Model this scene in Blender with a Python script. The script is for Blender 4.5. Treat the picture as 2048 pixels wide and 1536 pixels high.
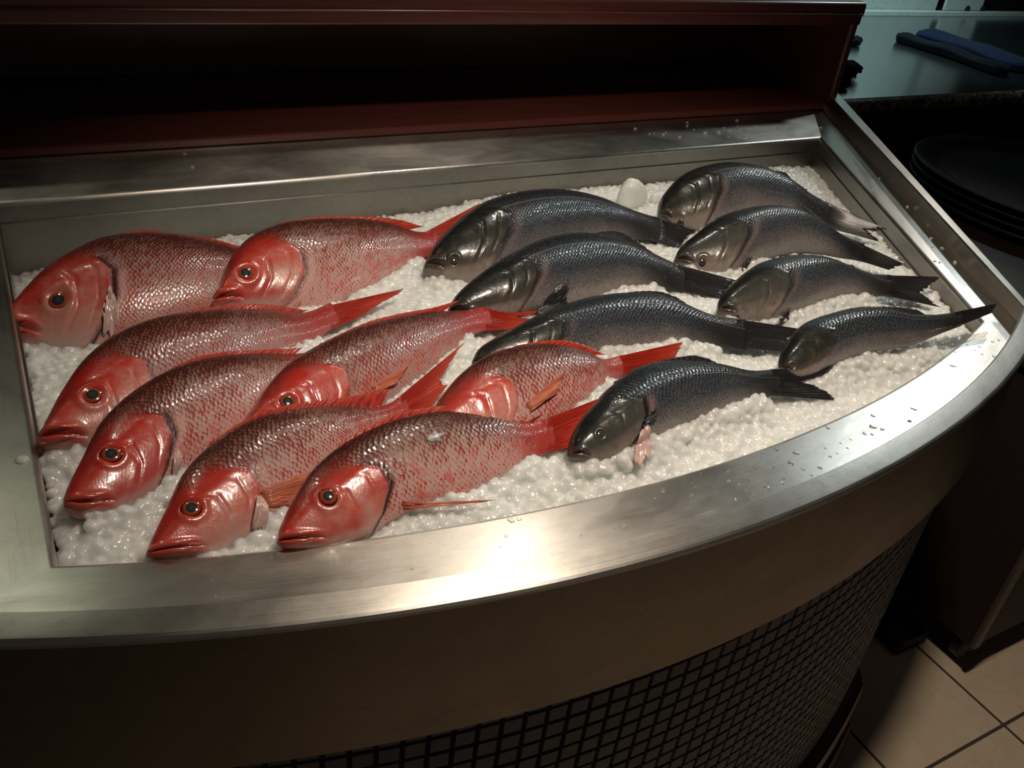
import bpy, math, random
import numpy as np
from mathutils import Vector, Matrix
random.seed(7); rng = np.random.default_rng(7)
S = bpy.context.scene
for o in list(bpy.data.objects): bpy.data.objects.remove(o)
COL = S.collection

# ------------------------------------------------------------------ camera
F = 1790.0; CX, CY = 1024.0, 768.0; CAMZ = 1.55
def _ray(px, py): return np.array([px-CX, -(py-CY), -F])
_dn = _ray(672, 3540); _dn /= np.linalg.norm(_dn)
_X = _ray(4470, 50); _X /= np.linalg.norm(_X); _X -= _dn*_X.dot(_dn); _X /= np.linalg.norm(_X)
_Z = -_dn; _Y = np.cross(_Z, _X)
R = np.array([_X, _Y, _Z]); CAM = np.array([0, 0, CAMZ])
cd = bpy.data.cameras.new('camera'); cam = bpy.data.objects.new('camera', cd); COL.objects.link(cam)
cd.sensor_width = 36; cd.lens = F*36/2048; cd.clip_start = .02
M = Matrix.Identity(4)
for i in range(3):
    for j in range(3): M[i][j] = R[i][j]
M[2][3] = CAMZ
cam.matrix_world = M; S.camera = cam
def at(px, py, z):                      # where a sight line meets a level
    d = R@_ray(px, py); return CAM + d*((z-CAMZ)/d[2])
def hit(px, py, p, n):                  # where a sight line meets a plane
    d = R@_ray(px, py); return CAM + d*(np.dot(np.asarray(p)-CAM, n)/d.dot(n))

# ------------------------------------------------------------------ light
W = bpy.data.worlds.new('world'); S.world = W; W.use_nodes = True
W.node_tree.nodes['Background'].inputs[0].default_value = (.80, .78, .84, 1)
W.node_tree.nodes['Background'].inputs[1].default_value = .030
S.view_settings.view_transform = 'Standard'; S.view_settings.look = 'None'
S.view_settings.gamma = 1; S.view_settings.use_curve_mapping = False
S.view_settings.exposure = 0.0
def spot(name, loc, tgt, watt, col, rad, ang=70, blend=.6):
    l = bpy.data.lights.new(name, 'SPOT'); l.energy = watt; l.color = col; l.shadow_soft_size = rad
    l.spot_size = math.radians(ang); l.spot_blend = blend
    o = bpy.data.objects.new(name, l); COL.objects.link(o); o.location = loc
    o.rotation_euler = (Vector(tgt)-Vector(loc)).to_track_quat('-Z', 'Y').to_euler()
    return o
LIGHTS = [
 ('spotlight_front', (.72, .52, 2.60), (.92, .78, .9), 92, (1, .86, .69), .07, 80, .9),
 ('spotlight_back_middle', (1.26, 1.90, 2.45), (.80, 1.0, .9), 18, (1, .90, .76), .05, 80, .9),
 ('spotlight_back_left', (-.20, 2.30, 2.45), (.2, 1.0, .9), 6, (.95, 1, .76), .04, 80, .9),
 ('spotlight_right', (3.30, 2.05, 2.45), (1.1, .8, .9), 34, (.86, .99, 1), .07, 50, .9),
 ('spotlight_far_right', (4.60, 2.85, 2.50), (1.45, .95, .95), 24, (1, .93, .80), .06, 15, .7),
 ('kitchen_fill_light', (3.1, 2.45, 2.3), (3.3, 2.9, 1.0), 62, (.66, .97, 1), .12, 100, .9),  # added lamp, unseen source, brightens the metal top and pale panel
]
for a in LIGHTS: spot(*a)

# ------------------------------------------------------------------ helpers
def mesh(name, verts, faces, mat, parent=None, smooth=True, sharp=None, uv=None, mats=None, fmat=None):
    me = bpy.data.meshes.new(name); me.from_pydata([tuple(map(float, v)) for v in verts], [], faces)
    for m in (mats or [mat]): me.materials.append(m)
    if fmat is not None: me.polygons.foreach_set('material_index', fmat)
    if smooth: me.polygons.foreach_set('use_smooth', [True]*len(me.polygons))
    if uv is not None:                      # one uv per vertex
        l = me.uv_layers.new(name='UVMap'); vi = np.empty(len(me.loops), int); me.loops.foreach_get('vertex_index', vi)
        l.data.foreach_set('uv', np.asarray(uv, float)[vi].ravel())
    me.update()
    if sharp: me.set_sharp_from_angle(angle=math.radians(sharp))
    o = bpy.data.objects.new(name, me); COL.objects.link(o)
    if parent: o.parent = parent
    return o
def tag(o, label=None, cat=None, group=None, kind=None):
    if label: o['label'] = label
    if cat: o['category'] = cat
    if group: o['group'] = group
    if kind: o['kind'] = kind
    return o
def thing(name, label, cat, loc=(0, 0, 0), group=None):
    o = bpy.data.objects.new(name, None); COL.objects.link(o); o.location = loc; o.empty_display_size = .05
    return tag(o, label, cat, group)
def grid_faces(nr, nc, wrap=False, off=0):
    f = []
    for i in range(nr-1):
        for j in range(nc-1+(1 if wrap else 0)):
            k = (j+1) % nc; f.append((off+i*nc+j, off+i*nc+k, off+(i+1)*nc+k, off+(i+1)*nc+j))
    return f
class MB:
    def __init__(s): s.v = []; s.f = []; s.uv = []
    def add(s, v, f, uv=None):
        o = len(s.v); s.v += [tuple(x) for x in v]; s.f += [tuple(i+o for i in q) for q in f]
        s.uv += list(uv) if uv is not None else [(0, 0)]*len(v)
    def grid(s, rows, uv=None, wrap=False):
        nr, nc = len(rows), len(rows[0]); s.add([p for r in rows for p in r], grid_faces(nr, nc, wrap), uv)
    def box(s, a, b, bev=.003):
        x0, y0, z0 = a; x1, y1, z1 = b; e = min(bev, (x1-x0)/2.1, (y1-y0)/2.1, (z1-z0)/2.1)
        def ring(z, i):
            X0, Y0, X1, Y1 = x0+i, y0+i, x1-i, y1-i
            return [(X0+e, Y0, z), (X1-e, Y0, z), (X1, Y0+e, z), (X1, Y1-e, z), (X1-e, Y1, z), (X0+e, Y1, z), (X0, Y1-e, z), (X0, Y0+e, z)]
        rs = [ring(z0, e), ring(z0+e, 0), ring(z1-e, 0), ring(z1, e)]
        o = len(s.v); s.add([p for r in rs for p in r], grid_faces(4, 8, True))
        s.f += [tuple(range(o+7, o-1, -1)), tuple(range(o+24, o+32))]
    def build(s, name, mat, parent=None, smooth=True, sharp=35, uv=False, **k):
        return mesh(name, s.v, s.f, mat, parent, smooth, sharp, s.uv if uv else None, **k)

# ------------------------------------------------------------------ materials
class N:
    def __init__(s, name):
        s.m = bpy.data.materials.new(name); s.m.use_nodes = True; s.t = s.m.node_tree; s.n = s.t.nodes
        s.p = s.n['Principled BSDF']; s.out = s.n['Material Output']
    def new(s, ty, **k):
        x = s.n.new(ty)
        for a, b in k.items():
            if a.startswith('i_'):
                key = a[2:]; key = int(key) if key.isdigit() else key.replace('_', ' '); s.put(x.inputs[key], b)
            else: setattr(x, a, b)
        return x
    def put(s, sock, v):
        if isinstance(v, bpy.types.NodeSocket): s.t.links.new(v, sock)
        elif isinstance(v, bpy.types.Node): s.t.links.new(v.outputs[0], sock)
        else:
            if isinstance(v, tuple) and len(v) == 3 and sock.type == 'RGBA': v = v+(1,)
            sock.default_value = v
    def set(s, **k):
        for a, b in k.items(): s.put(s.p.inputs[a.replace('_', ' ')], b)
        return s
    def math(s, op, a, b=0.0, c=0.0, clamp=False):
        x = s.n.new('ShaderNodeMath'); x.operation = op; x.use_clamp = clamp
        s.put(x.inputs[0], a); s.put(x.inputs[1], b); s.put(x.inputs[2], c); return x.outputs[0]
    def mix(s, f, a, b, mode='MIX'):
        x = s.n.new('ShaderNodeMix'); x.data_type = 'RGBA'; x.blend_type = mode
        s.put(x.inputs[0], f); s.put(x.inputs[6], a); s.put(x.inputs[7], b); return x.outputs[2]
    def ramp(s, f, pts, smooth=False):
        x = s.n.new('ShaderNodeValToRGB'); e = x.color_ramp.elements
        if smooth: x.color_ramp.interpolation = 'EASE'
        while len(e) < len(pts): e.new(.5)
        for i, (p, c) in enumerate(pts):
            e[i].position = p; e[i].color = (c, c, c, 1) if isinstance(c, (int, float)) else tuple(c)+(1,)
        s.put(x.inputs[0], f); return x.outputs[0]
    def coord(s, kind='Object', scale=(1, 1, 1), rot=(0, 0, 0), loc=(0, 0, 0)):
        c = s.n.new('ShaderNodeTexCoord'); m = s.n.new('ShaderNodeMapping')
        m.inputs[1].default_value = loc; m.inputs[2].default_value = rot; m.inputs[3].default_value = scale
        s.t.links.new(c.outputs[kind], m.inputs[0]); return m.outputs[0]
    def noise(s, v, scale=5, detail=3, rough=.5, dist=0):
        return s.new('ShaderNodeTexNoise', i_Vector=v, i_Scale=scale, i_Detail=detail, i_Roughness=rough, i_Distortion=dist).outputs[0]
    def bump(s, h, strength=.3, dist=.001, normal=None):
        x = s.new('ShaderNodeBump', i_Height=h, i_Strength=strength, i_Distance=dist)
        if normal is not None: s.put(x.inputs['Normal'], normal)
        return x.outputs[0]

def m_steel(name, col=(.65, .61, .56), r0=.29, r1=.44, aniso=.6):
    n = N(name)
    br = n.noise(n.coord('UV', (4, 900, 1)), 1, 2, .6)
    sm = n.noise(n.coord('UV', (7, 9, 1)), 1, 4, .6, .6)
    sm2 = n.noise(n.coord('UV', (40, 60, 1), (0, 0, .4)), 1, 3, .7, 1)
    sc = n.noise(n.coord('UV', (6, 420, 1), (0, 0, .9)), 1, 1, .5)
    sc2 = n.noise(n.coord('UV', (9, 520, 1), (0, 0, -.5)), 1, 1, .5)
    scr = n.math('ADD', n.ramp(sc, [(.735, 0), (.76, 1)]), n.ramp(sc2, [(.745, 0), (.77, 1)]), clamp=True)
    scr = n.math('MULTIPLY', scr, n.ramp(sm, [(.5, 0), (.62, 1)]))
    ro = n.new('ShaderNodeMapRange', i_0=n.math('ADD', n.math('MULTIPLY', sm, .7), n.math('MULTIPLY', br, .3)), i_1=.3, i_2=.7, i_3=r0, i_4=r1).outputs[0]
    ro = n.math('ADD', ro, n.math('MULTIPLY', scr, .15))
    c = n.mix(n.ramp(sm2, [(.42, 0), (.75, .35)]), col, tuple(x*.62 for x in col))
    tg = n.n.new('ShaderNodeTangent'); tg.direction_type = 'UV_MAP'; tg.uv_map = 'UVMap'
    n.set(Base_Color=c, Metallic=1.0, Roughness=ro, Anisotropic=aniso, Anisotropic_Rotation=.25, Tangent=tg.outputs[0],
          Normal=n.bump(n.math('ADD', br, n.math('MULTIPLY', scr, -2)), .12, .0004, n.bump(sm, .25, .0015)))
    return n.m
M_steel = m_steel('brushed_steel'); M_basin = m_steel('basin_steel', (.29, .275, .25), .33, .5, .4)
M_apron = m_steel('apron_steel_reflection_tint', (.30, .25, .20), .26, .40, .5)  # same steel, tinted dark brown to stand in for the reflected floor

def m_wood(name, a, b, rough=.32, axis=(1, 14, 14)):
    n = N(name); v = n.coord('Object', axis)
    g = n.noise(v, 6, 5, .6, .5); k = n.noise(n.coord('Object', tuple(x*8 for x in axis)), 6, 3)
    n.set(Base_Color=n.mix(n.math('ADD', n.math('MULTIPLY', g, .8), n.math('MULTIPLY', k, .2)), a, b), Roughness=n.math('MULTIPLY_ADD', g, .15, rough-.06),
          Coat_Weight=.35, Coat_Roughness=.22, Normal=n.bump(k, .15, .0006)); return n.m
M_wood = m_wood('cherry_wood', (.060, .016, .012), (.165, .044, .032))
M_darkwood = m_wood('dark_stained_wood', (.010, .004, .004), (.022, .008, .007), .6)
M_darkwood.node_tree.nodes['Principled BSDF'].inputs['Coat Weight'].default_value = .05
M_trim = m_wood('cart_edge_wood', (.05, .03, .025), (.09, .055, .045), .5)  # lighter grey-brown strip along the cart's front corner

def m_plain(name, col, rough=.5, **k):
    n = N(name); t = n.noise(n.coord('Object', (1, 1, 1)), 40, 4, .6)
    n.set(Base_Color=n.mix(t, tuple(c*.75 for c in col), tuple(min(1, c*1.25) for c in col)), Roughness=rough, Normal=n.bump(t, .15, .001), **k); return n.m
M_black = m_plain('black_plastic', (.008, .008, .010), .6)
M_trayin = m_plain('grey_tray_liner', (.035, .032, .032), .9)
M_rubber = m_plain('caster_rubber', (.03, .028, .025), .6)
M_zinc = m_plain('caster_metal', (.35, .33, .3), .35, Metallic=1.0)
M_white = m_plain('painted_steel_panel', (.55, .6, .56), .35)
M_wall = m_plain('dark_wall_paint', (.06, .045, .045), .8)
M_ceil = m_plain('ceiling_paint', (.35, .33, .30), .9)
M_steelplain = m_plain('kitchen_steel', (.5, .52, .52), .22, Metallic=1.0)
def m_cloth(name, col):
    n = N(name); w = n.noise(n.coord('Object', (1, 1, 1)), 900, 2); w2 = n.noise(n.coord('Object', (1, 1, 1)), 25, 3)
    n.set(Base_Color=n.mix(w2, tuple(c*.7 for c in col), col), Roughness=.95, Specular_IOR_Level=.2, Normal=n.bump(w, .4, .0008, n.bump(w2, .4, .004))); return n.m
M_blue = m_cloth('navy_cloth', (.009, .017, .045)); M_char = m_cloth('charcoal_cloth', (.007, .008, .014))

def m_granite():
    n = N('granite'); c = n.coord('Object', (1, 1, 1))
    a = n.noise(c, 45, 5, .7, .4); b = n.noise(c, 130, 3, .6)
    col = n.ramp(a, [(.34, (.03, .022, .02)), (.46, (.16, .10, .07)), (.55, (.48, .34, .21)), (.66, (.70, .52, .30))])
    n.set(Base_Color=n.mix(n.ramp(b, [(.4, 1), (.55, 0)]), col, (.02, .016, .018)), Roughness=.35, Coat_Weight=.1); return n.m
M_granite = m_granite()
def m_floor():
    n = N('floor_tiles'); c = n.coord('Object', (1, 1, 1))
    br = n.new('ShaderNodeTexBrick', i_Vector=n.coord('Object', (1/.333, 1/.333, 1), loc=(-1.341/.333, -.485/.333, 0)), offset=0.0, i_Scale=1.0, i_Mortar_Size=.011, i_Mortar_Smooth=.1, i_Brick_Width=1.0, i_Row_Height=1.0)
    a = n.noise(c, 9, 6, .65, .3); b = n.noise(c, 45, 4, .6)
    t = n.mix(a, (.44, .33, .23), (.60, .50, .38)); t = n.mix(n.ramp(b, [(.55, 0), (.75, .5)]), t, (.42, .24, .16))
    n.set(Base_Color=n.mix(br.outputs['Fac'], t, (.05, .035, .028)), Roughness=n.mix(br.outputs['Fac'], (.45, .45, .45), (.9, .9, .9)),
          Normal=n.bump(n.math('SUBTRACT', n.math('MULTIPLY', b, .15), br.outputs['Fac']), .6, .002)); return n.m
M_floor = m_floor()
def m_tile():
    n = N('slate_mosaic_tile'); c = n.coord('Object', (1, 1, 1)); g = n.new('ShaderNodeNewGeometry')
    a = n.noise(c, 30, 4, .6)
    r = g.outputs['Random Per Island']
    col = n.mix(r, (.060, .055, .075), (.10, .088, .105)); col = n.mix(a, col, (.085, .072, .085))
    n.set(Base_Color=col, Roughness=.5, Normal=n.bump(a, .3, .001)); return n.m
M_tile = m_tile(); M_grout = m_plain('dark_grout', (.018, .015, .02), .9)

def m_ice():
    n = N('crushed_ice'); c = n.coord('Object', (1, 1, 1))
    a = n.noise(c, 110, 3, .6); b = n.noise(c, 14, 3, .5)
    n.set(Base_Color=n.mix(b, (.74, .77, .75), (.87, .88, .86)), Roughness=.20, IOR=1.31, Specular_IOR_Level=.7, Subsurface_Weight=1.0, Subsurface_Radius=(.9, 1.0, .98), Subsurface_Scale=.026,
          Coat_Weight=.35, Coat_Roughness=.06, Normal=n.bump(a, .5, .003)); return n.m
M_ice = m_ice()
def m_water():
    n = N('water'); tr = n.new('ShaderNodeBsdfTransparent', i_Color=(.97, .98, .98)); gl = n.new('ShaderNodeBsdfGlossy', i_Color=(1, 1, 1), i_Roughness=.05)
    fr = n.new('ShaderNodeFresnel', i_IOR=1.33); mx = n.new('ShaderNodeMixShader', i_0=n.math('MULTIPLY_ADD', fr.outputs[0], 1.0, .10, True), i_1=tr.outputs[0], i_2=gl.outputs[0])
    n.t.links.new(mx.outputs[0], n.out.inputs[0]); return n.m
M_water = m_water()

def attr(n, name):
    a = n.n.new('ShaderNodeAttribute'); a.attribute_name = name; s = n.n.new('ShaderNodeSeparateColor'); n.t.links.new(a.outputs['Color'], s.inputs[0]); return s.outputs
def scales(n, size, rand=.4):
    uv = n.coord('UV', (1/size, .86/size, 1), (0, 0, math.radians(45)))
    v = n.new('ShaderNodeTexVoronoi', voronoi_dimensions='2D', feature='F1', i_Vector=uv, i_Scale=1.0, i_Randomness=rand)
    sub = n.new('ShaderNodeVectorMath', operation='SUBTRACT', i_0=uv, i_1=v.outputs['Position'])
    dt = n.new('ShaderNodeVectorMath', operation='DOT_PRODUCT', i_0=sub.outputs[0], i_1=(.7071, .7071, 0))
    sc = n.n.new('ShaderNodeSeparateColor'); n.t.links.new(v.outputs['Color'], sc.inputs[0])
    return v.outputs['Distance'], dt.outputs['Value'], sc.outputs[0], sc.outputs[1]

def m_snapper(name, dark, seed):
    n = N(name); m = attr(n, 'msk'); m2 = attr(n, 'mskb')
    head, v, gill = m[0], m[1], m[2]; lips, tail, collar = m2[0], m2[1], m2[2]
    D, along, r1, r2 = scales(n, .0047, .55)
    L = (seed*3.1, seed*1.7, seed)
    o = n.coord('Object', (1, 1, 1), loc=L); big = n.noise(o, 16, 3, .55); mid = n.noise(o, 60, 3, .6, .4); fine = n.noise(o, 260, 3, .6)
    # one scale: pale plate with a dark red rear margin, the share of red rising to the back
    plate = n.math('ADD', n.math('MULTIPLY', along, 1.1), n.math('MULTIPLY', n.math('SUBTRACT', fine, .5), 1.3))
    plate = n.math('ADD', plate, n.math('MULTIPLY', n.math('SUBTRACT', r1, .5), .7))
    plate = n.math('ADD', plate, n.math('MULTIPLY', n.math('SUBTRACT', .36, v), -.85 if not dark else -1.0))
    plate = n.math('ADD', plate, n.math('MULTIPLY', n.math('SUBTRACT', big, .5), -1.3))
    fl = n.ramp(plate, [(-.0, 0), (.34, 1)])
    pale = n.ramp(v, [(.1, (.66, .38, .35)), (.45, (.47, .31, .28)), (.8, (.20, .10, .075)), (1, (.07, .02, .016))])
    deep = n.ramp(v, [(.1, (.50, .06, .045)), (.45, (.25, .030, .018)), (.75, (.09, .018, .010)), (1, (.04, .008, .006))])
    if dark: pale = n.mix(.35, pale, (.20, .09, .09))
    body = n.mix(fl, pale, deep)
    body = n.mix(n.math('MULTIPLY', n.ramp(mid, [(.52, 0), (.7, 1)]), n.ramp(v, [(.15, .7), (.5, .15), (.6, 0)])), body, (.62, .10, .07))
    hd = n.ramp(v, [(.05, (.62, .30, .26)), (.3, (.64, .17, .12)), (.55, (.58, .055, .034)), (.8, (.34, .026, .016)), (1, (.17, .015, .011))])
    hd = n.mix(n.math('MULTIPLY', n.ramp(mid, [(.42, 0), (.66, .75)]), n.ramp(v, [(.3, 1), (.75, .15)])), hd, (.56, .30, .27)); hd = n.mix(n.ramp(big, [(.42, .75), (.56, 0)]), hd, (.52, .022, .014))
    hd = n.mix(n.math('MULTIPLY', attr(n, 'mskc')[0], .8), hd, (.62, .43, .39))
    c = n.mix(head, body, hd); c = n.mix(n.math('MULTIPLY', tail, .85), c, (.42, .022, .014))
    c = n.mix(n.math('MULTIPLY', lips, .8), c, (.60, .055, .035)); c = n.mix(n.math('MULTIPLY', collar, .75), c, (.70, .42, .38)); c = n.mix(gill, c, (.035, .004, .004))
    h = n.math('ADD', n.math('MULTIPLY', along, .9), n.math('MULTIPLY', D, -1.0)); nh = n.math('SUBTRACT', 1.0, head)
    h = n.math('MULTIPLY', h, n.math('MAXIMUM', nh, .16)); h = n.math('ADD', h, n.math('MULTIPLY', mid, .9))
    nm = n.bump(h, .5, .0009, n.bump(fine, .2, .0006))
    n.set(Base_Color=c, Roughness=n.math('MULTIPLY_ADD', fine, .2, .2), Specular_IOR_Level=.55, Coat_Weight=.55, Coat_Roughness=.1, Coat_Normal=n.bump(h, .4, .0010), Normal=nm,
          Subsurface_Weight=.06, Subsurface_Radius=(1, .3, .2), Subsurface_Scale=.004)
    return n.m
def m_bass(name, pale, seed):
    n = N(name); m = attr(n, 'msk'); m2 = attr(n, 'mskb')
    head, v, gill = m[0], m[1], m[2]; lips, tail, collar = m2[0], m2[1], m2[2]
    D, along, r1, r2 = scales(n, .0046, .3)
    o = n.coord('Object', (1, 1, 1), loc=(seed, seed*2.3, 0)); big = n.noise(o, 18, 3, .5); fine = n.noise(o, 300, 3, .6); mid = n.noise(o, 60, 3, .6)
    vv = n.math('ADD', v, n.math('MULTIPLY', n.math('SUBTRACT', big, .5), .16))
    k = 1.35 if pale else 1
    body = n.ramp(vv, [(.0, (.44, .37, .34)), (.11, (.20, .18, .175)), (.27, (.048*k, .052*k, .060*k)), (.5, (.020*k, .024*k, .031*k)), (.75, (.006, .009, .009)), (1, (.003, .005, .004))])
    sp = n.math('MULTIPLY', n.ramp(n.math('ADD', along, n.math('MULTIPLY', fine, .8)), [(.25, 0), (.55, 1)]), n.ramp(v, [(.1, .3), (.4, .9), (.9, .6)]))
    body = n.mix(sp, body, n.mix(.45, body, (.09, .10, .12)))
    grain = n.noise(n.coord('Object', (1, 1, 1)), 520, 2, .7); body = n.mix(1.0, body, n.ramp(grain, [(.36, .35), (.52, .9), (.66, 1.0)]), 'MULTIPLY'); body = n.mix(n.math('MULTIPLY', n.ramp(grain, [(.56, 0), (.68, .5)]), n.ramp(v, [(.1, 1), (.8, .45)])), body, (.20, .21, .235))
    q = 1.0 if pale else .42; hd = n.ramp(vv, [(.0, (.42, .33, .30)), (.12, (.22*q, .18*q, .16*q)), (.26, (.070*q, .066*q, .060*q)), (.5, (.036*q, .037*q, .035*q)), (.72, (.013, .014, .014)), (1, (.005, .006, .006))])
    hd = n.mix(n.math('MULTIPLY', n.ramp(mid, [(.48, 0), (.68, .7)]), n.ramp(v, [(.15, 1), (.7, .2)])), hd, (.085, .075, .042)); hd = n.mix(n.math('MULTIPLY', attr(n, 'mskc')[0], .7), hd, (.36, .30, .27)); c = n.mix(head, body, hd); c = n.mix(n.math('MULTIPLY', tail, .95), c, (.018, .016, .017))
    ll = n.math('MULTIPLY', n.math('SUBTRACT', 1.0, head), n.ramp(n.math('ABSOLUTE', n.math('SUBTRACT', v, .60)), [(.006, .35), (.016, 0)]))
    c = n.mix(ll, c, (.20, .21, .23)); c = n.mix(n.math('MULTIPLY', collar, .4), c, (.45, .27, .24)); c = n.mix(n.math('MULTIPLY', lips, .5), c, (.06, .04, .035)); c = n.mix(gill, c, (.02, .008, .008))
    h = n.math('MULTIPLY', n.math('SUBTRACT', along, D), n.math('SUBTRACT', 1.0, head)); h = n.math('ADD', h, n.math('MULTIPLY', mid, 1.0))
    n.set(Base_Color=c, Roughness=n.math('MULTIPLY_ADD', fine, .2, .2), Specular_IOR_Level=.28, Coat_Weight=.32, Coat_Roughness=.10, Coat_Normal=n.bump(h, .6, .0009), Normal=n.bump(h, .8, .0009, n.bump(fine, .2, .0005)))
    return n.m
def m_fin(name, a, b, tipc, trans=.3):
    n = N(name); uv = n.coord('UV', (1, 1, 1)); sx = n.n.new('ShaderNodeSeparateXYZ'); n.t.links.new(uv, sx.inputs[0])
    st = n.noise(n.coord('UV', (60, 2.2, 1)), 1, 3, .6); f2 = n.noise(n.coord('UV', (150, 5, 1)), 1, 2)
    c = n.mix(n.ramp(st, [(.38, 0), (.62, 1)]), a, b); c = n.mix(n.ramp(sx.outputs[1], [(.55, 0), (1, .6)]), c, tipc)
    n.set(Base_Color=c, Roughness=.28, Coat_Weight=.4, Coat_Roughness=.12, Normal=n.bump(n.math('ADD', st, n.math('MULTIPLY', f2, .5)), .45, .0007))
    tr = n.new('ShaderNodeBsdfTranslucent', i_Color=c); mx = n.new('ShaderNodeMixShader', i_0=trans, i_1=n.p.outputs[0], i_2=tr.outputs[0])
    n.t.links.new(mx.outputs[0], n.out.inputs[0]); return n.m
M_redfin = m_fin('red_fin', (.34, .016, .010), (.66, .06, .03), (.70, .10, .05)); M_orfin = m_fin('orange_fin', (.66, .17, .09), (.85, .30, .17), (.80, .28, .16), .35)
M_blkfin = m_fin('black_fin', (.010, .010, .011), (.034, .030, .031), (.022, .018, .017), .1)
def m_eye(name, ring, iris, edge):
    n = N(name); uv = n.coord('UV', (1, 1, 1)); sx = n.n.new('ShaderNodeSeparateXYZ'); n.t.links.new(uv, sx.inputs[0])
    t = n.noise(n.coord('UV', (4, 9, 1)), 2, 3); r = n.math('ADD', sx.outputs[0], n.math('MULTIPLY', n.math('SUBTRACT', t, .5), .14))
    c = n.ramp(r, [(0, (.05, .065, .085)), (.46, (.02, .022, .028)), (.54, iris), (.76, ring), (.88, edge), (1, edge)])
    n.set(Base_Color=c, Roughness=.12, Coat_Weight=1.0, Coat_Roughness=.03); return n.m
M_eye_s = m_eye('snapper_iris', (.30, .035, .016), (.38, .085, .035), (.030, .005, .005)); M_eye_b = m_eye('bass_iris', (.03, .03, .025), (.11, .10, .06), (.010, .010, .010))
M_pupil = N('pupil').set(Base_Color=(.055, .078, .105), Roughness=.2, Coat_Weight=.8, Coat_Roughness=.02, Specular_IOR_Level=.6).m
M_lip_s = m_plain('snapper_lip', (.55, .075, .05), .25, Coat_Weight=.5, Coat_Roughness=.1); M_lip_b = m_plain('bass_lip', (.06, .05, .045), .3, Coat_Weight=.5, Coat_Roughness=.1)
M_rim_s = m_plain('snapper_eye_skin', (.16, .018, .014), .25, Coat_Weight=.5)
M_jaw = m_plain('pale_throat_skin', (.52, .40, .37), .3, Coat_Weight=.5, Coat_Roughness=.1)
M_flesh = m_plain('pink_gill_flesh', (.66, .44, .41), .25, Coat_Weight=.5, Coat_Roughness=.1)

# ------------------------------------------------------------------ counter outline
def circ(pts):
    P = np.array(pts); A = np.c_[2*P, np.ones(len(P))]; s = np.linalg.lstsq(A, (P**2).sum(1), rcond=None)[0]
    return s[0], s[1], math.sqrt(s[2]+s[0]**2+s[1]**2)
OUT = circ([(-.066, .557), (.033, .516), (.14, .485), (.304, .452), (.45, .434), (.568, .430), (.719, .442), (.928, .479), (1.153, .536)])
INN = circ([(-.022, .674), (.052, .645), (.135, .621), (.272, .591), (.397, .566), (.552, .563), (.704, .57), (.905, .603), (1.1, .642), (1.339, .701)])
def side(xl, c, dr, rp, rd, yb, n=(24, 150, 40)):
    """left back -> left front -> arc -> right front -> right back, all at one inset"""
    cx, cy, r = c; r += dr; rp = np.array(rp); rd = np.array(rd); rd = rd/np.linalg.norm(rd)
    yl = cy-math.sqrt(r*r-(xl-cx)**2)
    q = rp-[cx, cy]; b = q.dot(rd); t = -b-math.sqrt(b*b-(q.dot(q)-r*r)); e = rp+rd*t
    a0 = math.atan2(yl-cy, xl-cx); a1 = math.atan2(e[1]-cy, e[0]-cx)
    P = [(xl, yb+(yl-yb)*i/n[0]) for i in range(n[0])]
    P += [(cx+r*math.cos(a0+(a1-a0)*i/n[1]), cy+r*math.sin(a0+(a1-a0)*i/n[1])) for i in range(n[1])]
    tb = (yb-e[1])/rd[1]; P += [tuple(e+rd*tb*i/n[2]) for i in range(n[2]+1)]
    return np.array(P)
RI = ((1.378, .827), (.4927, .870))
RB = ((1.440, .808), (.507, .862))
RR = ((1.395, .750), (.528, .849)); RO = ((1.422, .742), (.5405, .8413))
def rim(k, d=0):
    p, v = k; v = np.array(v)/np.hypot(*v); nrm = np.array([v[1], -v[0]]); return (np.array(p)+nrm*d, v)
L_in = side(-.022, INN, 0, *RI, 1.515)
ZR, ZB = .95, .985
def loft(specs, uvscale=1):
    """specs: (path, z); returns rows and uv (arc length, offset)"""
    rows = []; uv = []; d = 0; base = specs[len(specs)//2][0]; L = np.r_[0, np.cumsum(np.hypot(*np.diff(base, axis=0).T))]
    prev = None
    for P, z in specs:
        row = np.c_[P, np.full(len(P), z)]
        if prev is not None: d += float(np.mean(np.linalg.norm(row-prev, axis=1)))
        prev = row; rows.append([tuple(p) for p in row]); uv += [(l, d) for l in L]
    return rows, uv

counter = thing('fish_display_counter', 'curved stainless steel counter with a sunken ice well and dark tiled front', 'display counter', (.6, .9, 0))
def child(mb, name, mat, **k):
    o = mb.build(name, mat, **k); o.parent = counter; o.matrix_parent_inverse = Matrix.Translation((-.6, -.9, 0)); return o
# basin walls with bullnosed lip, then the flat flange
def inn(d): return side(-.022-d, INN, d, *rim(RI, d), 1.515+d)
b = MB(); specs = [(inn(-.004), .74), (inn(-.004), .915), (inn(-.001), .9165), (inn(-.001), .943)]
rr, uv = loft(specs); b.grid(rr, uv)
def backstrip(d0, z0, d1, z1, mb, xo=0):
    for (xa, ya, za), (xb, yb, zb) in [((d0, 1.515+d0, z0), (d1, 1.515+d1, z1))]:
        n = 40; r0 = []; r1 = []; u = []
        P0 = inn(d0); P1 = inn(d1)
        for i in range(n+1):
            t = i/n; r0.append((P0[-1][0]*(1-t)+P0[0][0]*t, P0[-1][1], za))
        for i in range(n+1):
            t = i/n; r1.append((P1[-1][0]*(1-t)+P1[0][0]*t, P1[-1][1], zb))
        mb.grid([r0, r1], [(p[0], za+d0) for p in r0]+[(p[0], zb+d1) for p in r1])
for a, c in zip(specs[:-1], specs[1:]):
    pass
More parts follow.
